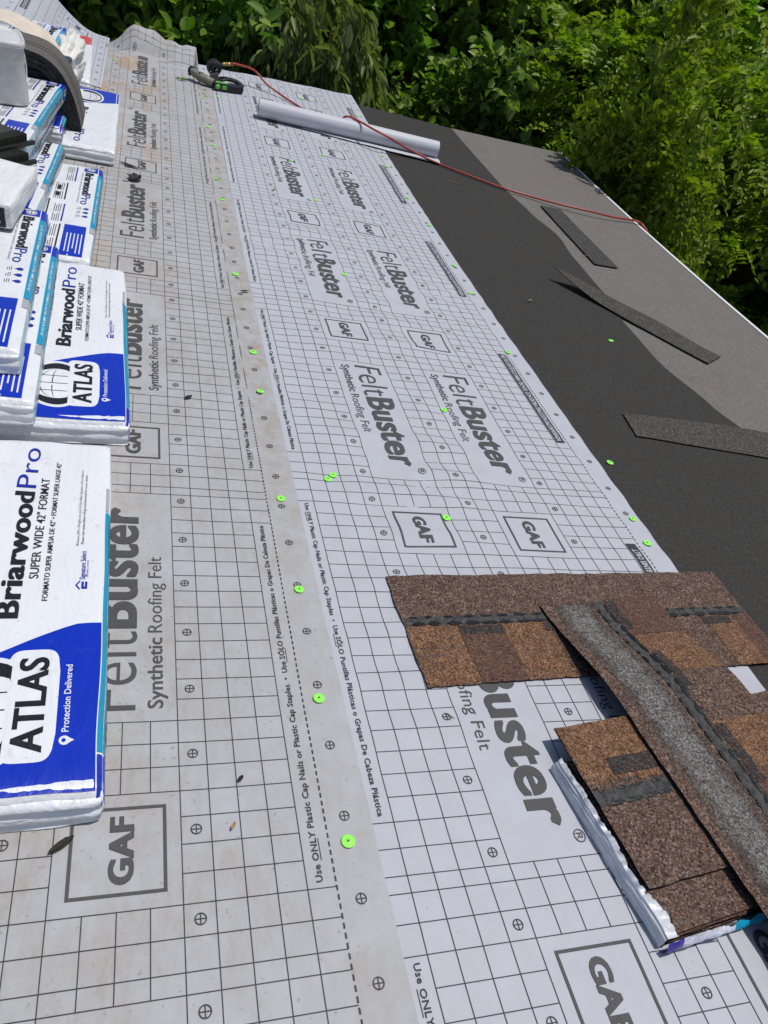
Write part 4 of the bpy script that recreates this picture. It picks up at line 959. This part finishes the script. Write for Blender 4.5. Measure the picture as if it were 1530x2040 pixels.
# ------------------------------------------------------------------ scraps, leaves and twigs on the roof
LEAF_DARK = plain('black_tar_scrap', (0.018, 0.014, 0.012), 0.6, 0.3, 0.4, 90); LEAF_BROWN = plain('brown_tar_paper', (0.034, 0.023, 0.016), 0.7, 0.3, 0.5, 60); STRAW = plain('dry_straw', (0.38, 0.24, 0.10), 0.7); LEAF_G = plain('green_leaf', (0.10, 0.22, 0.03), 0.5)
def scrap(name, label, cat, u, v, ln, wd, ang, mat, group=None, curlz=0.006, seed=0):
    p = at(u, v); mb = MB()
    def f(a, b):
        s_ = math.sin(a * math.pi) ** 0.6; n = noise.noise(Vector((a * 5, b * 2, seed))); return ((a - .5) * ln, (b - .5) * wd * (s_ + 0.25 * n) + 0.15 * wd * n, 0.0012 + curlz * (abs(b - .5) * 1.2 + 0.6 * abs(n)))
    mb.grid(f, 12, 5, mat)
    return tag(mb.build(name, None, on_roof(p.x, p.y, (waves(p.x, p.y) + (0.0060 if p.x < 0.085 else 0.0025)) if p.x < LOW_XR else 0.002, R(ang))), label, cat, group)
scrap('tar_scrap', 'torn brown scrap of tar paper beside the framed square by the flat bundle', 'scrap', 122, 1690, 0.046, 0.013, 35, LEAF_BROWN, seed=1)
scrap('tar_scrap', 'small black scrap in the grid between the framed square and the warning line', 'scrap', 478, 1557, 0.014, 0.008, 50, LEAF_DARK, seed=2)
scrap('tar_scrap', 'black scrap under the big lettering next to the flat blue-ended bundle', 'scrap', 375, 797, 0.03, 0.014, 40, LEAF_DARK, seed=3)
scrap('tar_scrap', 'thin black scrap on the dusty lap beside the dashed line', 'scrap', 487, 585, 0.035, 0.012, 10, LEAF_DARK, seed=4)
scrap('tar_scrap', 'large curled black scrap on rusty lettering past the instruction bundle', 'scrap', 268, 362, 0.09, 0.06, 70, LEAF_DARK, curlz=0.02, seed=5)
scrap('tar_scrap', 'black angled scrap over the framed square next to the rusty lettering', 'scrap', 257, 335, 0.10, 0.022, 150, LEAF_DARK, seed=6)
scrap('leaf_sprig', 'green leaf sprig on the felt close to the nailer', 'leaf', 362, 162, 0.09, 0.03, 20, LEAF_G, curlz=0.02, seed=7)
scrap('dry_leaf', 'straw-coloured leaf flake in the near grid', 'leaf', 463, 1652, 0.016, 0.006, 60, STRAW, seed=8)
for (u, v, l, w, a, lb) in [(1165, 510, 0.05, 0.004, 160, 'dry straw near the twisted strip tip'), (905, 365, 0.10, 0.006, 165, 'dry straw on black membrane below the hose'), (1055, 600, 0.05, 0.006, 40, 'dry straw between the printed felt and twisted strip'), (1380, 755, 0.05, 0.004, 8, 'dry straw at the border of black and grey membranes'),
                            (893, 1433, 0.022, 0.0018, 140, 'dry needle beside a printed target mark'), (545, 380, 0.05, 0.01, 60, 'curled straw on the pale felt grid')]:
    scrap('straw', lb, 'straw', u, v, l, w, a, STRAW, seed=u)

# ------------------------------------------------------------------ ground
g = Nodes('forest_floor'); n1 = g.noise(1.3, 8, 0.7); n2 = g.noise(22, 6, 0.7)
c = g.ramp(n2, [(0.3, (0.020, 0.015, 0.009)), (0.5, (0.06, 0.042, 0.022)), (0.66, (0.16, 0.11, 0.05))]); c = g.mix(g.ramp(n1, [(0.45, 0.0), (0.62, 0.85)]), c, (0.05, 0.085, 0.02))
g.base(c); g.bump(n2, 0.8, 0.05); g = g.set(0.95, 0.1)
mb = MB(); mb.grid(lambda u, v: (-60 + 120 * u, -60 + 120 * v, -0.02 + 0.03 * noise.noise(Vector((u * 90, v * 90, 0)))), 90, 90, g); tag(mb.build('ground'), kind='structure')

# ------------------------------------------------------------------ trees and bushes
def leaf_material(name, dark, mid, light, gloss=0.42):
    k = Nodes(name); gi = k.n.new('ShaderNodeNewGeometry')
    c = k.ramp(gi.outputs['Random Per Island'], [(0.0, dark), (0.5, mid), (1.0, light)])
    oi = k.n.new('ShaderNodeObjectInfo'); hs = k.n.new('ShaderNodeHueSaturation'); k.link(c, hs.inputs['Color'])
    k.link(k.math('ADD', 0.488, k.math('MULTIPLY', oi.outputs['Random'], 0.024)), hs.inputs['Hue']); k.link(k.math('ADD', 0.85, k.math('MULTIPLY', oi.outputs['Random'], 0.3)), hs.inputs['Value']); c = hs.outputs[0]
    k.base(c); k.set(gloss, 0.32)
    tr = k.n.new('ShaderNodeBsdfTranslucent'); k.link(k.mix(1.0, c, (1.0, 1.25, 0.45), 'MULTIPLY'), tr.inputs[0])
    ms = k.n.new('ShaderNodeMixShader'); ms.inputs[0].default_value = 0.42
    out = k.n['Material Output']; k.link(k.b.outputs[0], ms.inputs[1]); k.link(tr.outputs[0], ms.inputs[2]); k.link(ms.outputs[0], out.inputs[0])
    return k.m
L_BROAD = leaf_material('broad_leaves', (0.075, 0.145, 0.018), (0.165, 0.27, 0.034), (0.31, 0.41, 0.08), 0.40)
L_DROOP = leaf_material('drooping_leaves', (0.13, 0.19, 0.05), (0.22, 0.30, 0.09), (0.34, 0.41, 0.15), 0.40)
L_FEATHER = leaf_material('feathery_leaves', (0.10, 0.19, 0.011), (0.21, 0.325, 0.02), (0.38, 0.47, 0.05), 0.43)
BARK = plain('brown_bark', (0.060, 0.040, 0.028), 0.9, 0.15, 0.4, 18, 0.8, 30)
def leaves_mesh(name, base, d, nrm, L, wr, mat, parent, fold=0.16):
    n = len(base); side = np.cross(d, nrm); side /= np.linalg.norm(side, axis=1)[:, None] + 1e-9; nrm = np.cross(side, d)
    L = L[:, None]; w = L * wr
    v = np.empty((n, 6, 3), np.float32)
    v[:, 0] = base; v[:, 3] = base + d * L - nrm * L * 0.10
    for i, (t, k) in ((1, (0.30, 0.5)), (2, (0.68, 0.40))): v[:, i] = base + d * L * t + side * w * k + nrm * w * fold
    for i, (t, k) in ((5, (0.30, 0.5)), (4, (0.68, 0.40))): v[:, i] = base + d * L * t - side * w * k + nrm * w * fold
    me = bpy.data.meshes.new(name); me.vertices.add(n * 6); me.vertices.foreach_set('co', v.reshape(-1))
    idx = (np.arange(n)[:, None] * 6 + np.array([0, 1, 2, 3, 0, 3, 4, 5])[None]).astype(np.int32).reshape(-1)
    me.loops.add(n * 8); me.loops.foreach_set('vertex_index', idx)
    me.polygons.add(n * 2); me.polygons.foreach_set('loop_start', np.arange(n * 2, dtype=np.int32) * 4); me.polygons.foreach_set('loop_total', np.full(n * 2, 4, np.int32))
    me.materials.append(mat); me.update(); me.validate()
    o = bpy.data.objects.new(name, me); COL.objects.link(o); o.parent = parent; return o
def unit(a): return a / (np.linalg.norm(a, axis=1)[:, None] + 1e-9)
def make_tree(name, kind, height, lobes, ncl, seed, trunk=True):
    """lobes: (centre, radius vector). Leaves sit on sprays reaching outwards through the lobes' outer shells."""
    r = np.random.default_rng(seed); root = empty(name, Matrix()); wts = np.array([l[1][0] * l[1][1] + l[1][2] ** 2 for l in lobes]); wts /= wts.sum()
    li = r.choice(len(lobes), ncl, p=wts); cen = np.array([l[0] for l in lobes])[li]; rad = np.array([l[1] for l in lobes])[li]
    u = unit(r.normal(size=(ncl, 3))); u[:, 2] = np.abs(u[:, 2]) * np.where(r.random(ncl) < 0.72, 1, -1); rr = 0.42 + 0.58 * r.random(ncl) ** 0.6
    tip = cen + u * rad * rr[:, None]
    nk = max(8, ncl // 9); ki = r.integers(0, nk, ncl)             # sprays gather into clumps with gaps between
    tip = tip[:nk][ki] + r.normal(size=(ncl, 3)) * np.array([0.17, 0.17, 0.13]); u = unit(tip - cen[:nk][ki] + np.array([0, 0, 0.05]))
    if kind == 'broad': m, sl, Lm, wr, droop = 13, 0.50, 0.158, 0.58, 0.5
    elif kind == 'droop': m, sl, Lm, wr, droop = 20, 0.55, 0.185, 0.28, 1.6
    else: m, sl, Lm, wr, droop = 52, 0.42, 0.098, 0.56, 0.5
    out = unit(u + r.normal(size=(ncl, 3)) * 0.45 + np.array([0, 0, 0.15])); start = tip - out * sl * 0.5
    if kind == 'feather':                                    # compound leaves: four stalks a spray, leaflets in pairs
        st = 4; ns = ncl * st; s0 = np.repeat(start, st, 0) + np.repeat(out, st, 0) * sl * r.random(ns)[:, None]; sd = unit(np.repeat(out, st, 0) + r.normal(size=(ns, 3)) * 0.75 + np.array([0, 0, -0.1]))
        per = 11; t = (np.tile(np.arange(per), ns) // 2 + 1) / 6.0; s0 = np.repeat(s0, per, 0); sdr = np.repeat(sd, per, 0); ln = np.repeat(0.26 + 0.14 * r.random(ns), per)
        base = s0 + sdr * (t * ln)[:, None] - np.array([0, 0, 1.0]) * (t ** 2 * ln * droop)[:, None]
        sn = unit(np.cross(sdr, np.repeat(unit(r.normal(size=(ns, 3)) * 0.35 + np.array([0, 0, 1.0])), per, 0))); sg = np.where(np.tile(np.arange(per), ns) % 2 == 0, 1, -1)[:, None]
        last = (np.tile(np.arange(per), ns) == per - 1)[:, None]
        d = np.where(last, sdr, unit(sn * sg + sdr * 0.45 + np.array([0, 0, -0.15]))); nrm = unit(np.cross(sdr, sn) * -1 + r.normal(size=d.shape) * 0.2); nrm = np.where(nrm[:, 2:3] < 0, -nrm, nrm)
        L = Lm * (0.75 + 0.5 * r.random(len(base))); mat = L_FEATHER
    else:
        N = ncl * m; t = r.random(N); s0 = np.repeat(start, m, 0); sd = np.repeat(out, m, 0)
        base = s0 + sd * (t * sl)[:, None] - np.array([0, 0, 1.0]) * (droop * sl * t ** 2 * 0.7)[:, None] + r.normal(size=(N, 3)) * (0.035 if kind == 'broad' else 0.03)
        d = unit(sd * 0.7 + r.normal(size=(N, 3)) * (0.75 if kind == 'broad' else 0.35) + np.array([0, 0, -0.25 if kind == 'broad' else -1.5]))
        nrm = unit(np.array([0.35, -0.15, 1.0]) + r.normal(size=(N, 3)) * 0.5 + (np.array([0.3, -0.6, 0]) if kind == 'droop' else 0))
        L = Lm * (0.6 + 0.75 * r.random(N)); mat = L_BROAD if kind == 'broad' else L_DROOP
    leaves_mesh('crown', base, d, nrm, L, wr, mat, root)
    mb = MB()
    c0 = np.mean([l[0] for l in lobes], 0)
    top = Vector((c0[0], c0[1], height * 0.62)); mid = Vector((0.06 * height * (r.random() - .5), 0.06 * height * (r.random() - .5), height * 0.3))
    tr = 0.022 * height + 0.01
    stem = smooth_path([(0, 0, -0.05), mid, top], 6); mb.tube(stem, list(np.linspace(tr, tr * 0.45, len(stem))), BARK, 10)
    for i in r.choice(ncl, min(ncl, 46), False):                 # limbs out to some of the sprays
        a = stem[int(len(stem) * (0.35 + 0.6 * r.random()))]; e = Vector(tip[i]); mm = a.lerp(e, 0.55) + Vector((0, 0, 0.10 * (e - a).length)) + Vector(r.normal(size=3) * 0.05)
        pth = smooth_path([a, mm, e], 4); mb.tube(pth, list(np.linspace(tr * 0.28, 0.004, len(pth))), BARK, 6)
    mb.build('trunk', root)
    return root
def copy_tree(src):
    c = src.copy(); COL.objects.link(c)
    for ch in list(src.children):
        d = ch.copy(); COL.objects.link(d); d.parent = c
    return c
def lobes(r, h, w, n, low=0.25):
    out = []
    for i in range(n):
        a = 2 * math.pi * i / n + r.random(); q = w * (0.35 + 0.35 * r.random()); z = h * (low + (0.92 - low) * r.random())
        s = w * (0.38 + 0.25 * r.random()); out.append(((q * math.cos(a), q * math.sin(a), z), (s, s, s * 0.8)))
    out.append(((0, 0, h * 0.72), (w * 0.55, w * 0.55, h * 0.25))); return out
rp_ = random.Random(5)
protos = {'broad': make_tree('broadleaf_tree', 'broad', 4.3, lobes(rp_, 4.3, 1.35, 9, 0.12), 820, 11), 'droop': make_tree('drooping_tree', 'droop', 4.6, lobes(rp_, 4.6, 0.95, 6, 0.35), 330, 12),
          'feather': make_tree('feathery_tree', 'feather', 4.2, lobes(rp_, 4.2, 1.35, 9, 0.15), 520, 13), 'shrub': make_tree('leafy_shrub', 'broad', 2.4, lobes(rp_, 2.4, 0.8, 6, 0.2), 260, 14)}
LAB = {'broad': ('glossy broadleaf tree crowded against the others beyond the far roof end', 'tree', 'broadleaf trees'), 'droop': ('tree with long drooping pale leaves hanging over the far roof end', 'tree', 'drooping trees'),
       'feather': ('bright green feathery-leaved tree growing below the white eave', 'tree', 'feathery trees'), 'shrub': ('small leafy shrub close under the roof edge', 'shrub', 'shrubs under the roof edge')}
first = {k: True for k in protos}
def plant(kind, x, y, s=1.0, rz=None, z=0.0, label=None):
    o = protos[kind] if first[kind] else copy_tree(protos[kind]); first[kind] = False
    o.matrix_world = Matrix.Translation((x, y, z)) @ Matrix.Rotation(rp_.uniform(0, 6.28) if rz is None else rz, 4, 'Z') @ Matrix.Diagonal((*(s if isinstance(s, tuple) else (s, s, s)), 1))
    l, c, g_ = LAB[kind]; tag(o, label or l, c, None if label else g_); return o
for x, y, s in [(-3.6, 8.3, 0.80), (-2.0, 7.9, 0.72), (-0.7, 8.3, 0.76), (0.5, 8.6, 0.66), (2.6, 8.5, 0.70), (3.3, 8.3, 0.74)]: plant('broad', x, y, s)
for x, y, s in [(-4.3, 9.9, 1.05), (-2.8, 9.6, 1.02), (-1.4, 9.9, 1.08), (0.1, 9.7, 1.02), (2.0, 9.9, 1.08), (3.5, 9.8, 1.0), (4.7, 10.0, 1.05), (-3.4, 11.8, 1.1), (-1.2, 12.0, 1.1), (1.0, 12.0, 1.1), (3.2, 12.0, 1.1), (5.4, 11.4, 1.1), (7.4, 10.6, 1.1), (9.0, 8.0, 1.0), (10.0, 5.5, 0.9), (10.0, 3.0, 0.9), (8.6, 6.3, 0.8), (8.8, 4.0, 0.8),
                (-5.0, 14.5, 1.15), (-2.5, 15.0, 1.15), (0.0, 14.6, 1.15), (2.4, 15.2, 1.15), (4.6, 14.4, 1.15), (6.8, 14.0, 1.15), (9.0, 13.2, 1.15), (11.0, 11.8, 1.15), (12.4, 9.6, 1.05), (3.4, 17.5, 1.2), (7.6, 17.0, 1.2), (11.5, 15.5, 1.2)]: plant('broad', x, y, s)
plant('droop', 1.38, 8.2, 0.92, label='tree with long pale leaves hanging in drooping sprays past the roll')
for x, y, s in [(4.1, 7.5, 0.84), (5.2, 8.6, 1.05), (3.60, 5.42, (0.44, 0.60, 0.98)), (4.85, 7.2, 0.92), (8.2, 10.0, 1.05), (6.9, 10.2, 1.1), (6.1, 9.1, 1.0), (6.6, 5.8, 0.80), (6.6, 3.9, 0.74), (7.6, 6.8, 0.86), (7.7, 5.0, 0.82), (7.4, 3.5, 0.76), (4.15, 6.75, 0.76)]: plant('feather', x, y, s)
for x, y, s in [(3.0, 6.95, 0.98), (2.2, 7.0, 0.98), (3.9, 6.5, 0.9), (3.4, 7.4, 1.0)]: plant('shrub', x, y, s)
mb = MB(); lt = smooth_path([(5.65, 7.75, -0.1), (5.8, 7.1, 0.75), (6.0, 6.55, 1.55), (6.35, 6.0, 2.3), (6.6, 5.6, 3.2)], 6); mb.tube(lt, list(np.linspace(0.13, 0.07, len(lt))), BARK, 10)
mb.tube(smooth_path([lt[10], lt[10] + Vector((0.5, -0.1, 0.15)), lt[10] + Vector((1.1, -0.1, 0.05))], 5), 0.018, BARK, 6); mb.tube(smooth_path([lt[7], lt[7] + Vector((0.35, -0.45, -0.1)), lt[7] + Vector((0.8, -0.7, -0.5))], 5), 0.012, BARK, 6)
o = mb.build('leaning_trunk'); tag(o, 'bare leaning brown trunk rising past the white eave edge', 'tree trunk')
root = empty('garden_tool', Matrix.Translation((7.14, 8.22, 0.02))); tag(root, 'thin pale rod with a red grip lying on the ground past the eave', 'garden tool')
mb = MB(); mb.tube([(-0.02, 0.0, 0.03), (0.26, -0.12, 0.035)], 0.011, TRIM, 8); mb.tube([(0.47, -0.21, 0.035), (1.15, -0.62, 0.03)], 0.009, GUN_GREY, 8); mb.build('rod', root)
mb = MB(); mb.tube(smooth_path([(0.25, -0.115, 0.035), (0.33, -0.15, 0.04), (0.42, -0.19, 0.04), (0.48, -0.215, 0.035)], 4), 0.026, RED, 10); mb.build('grip', root)
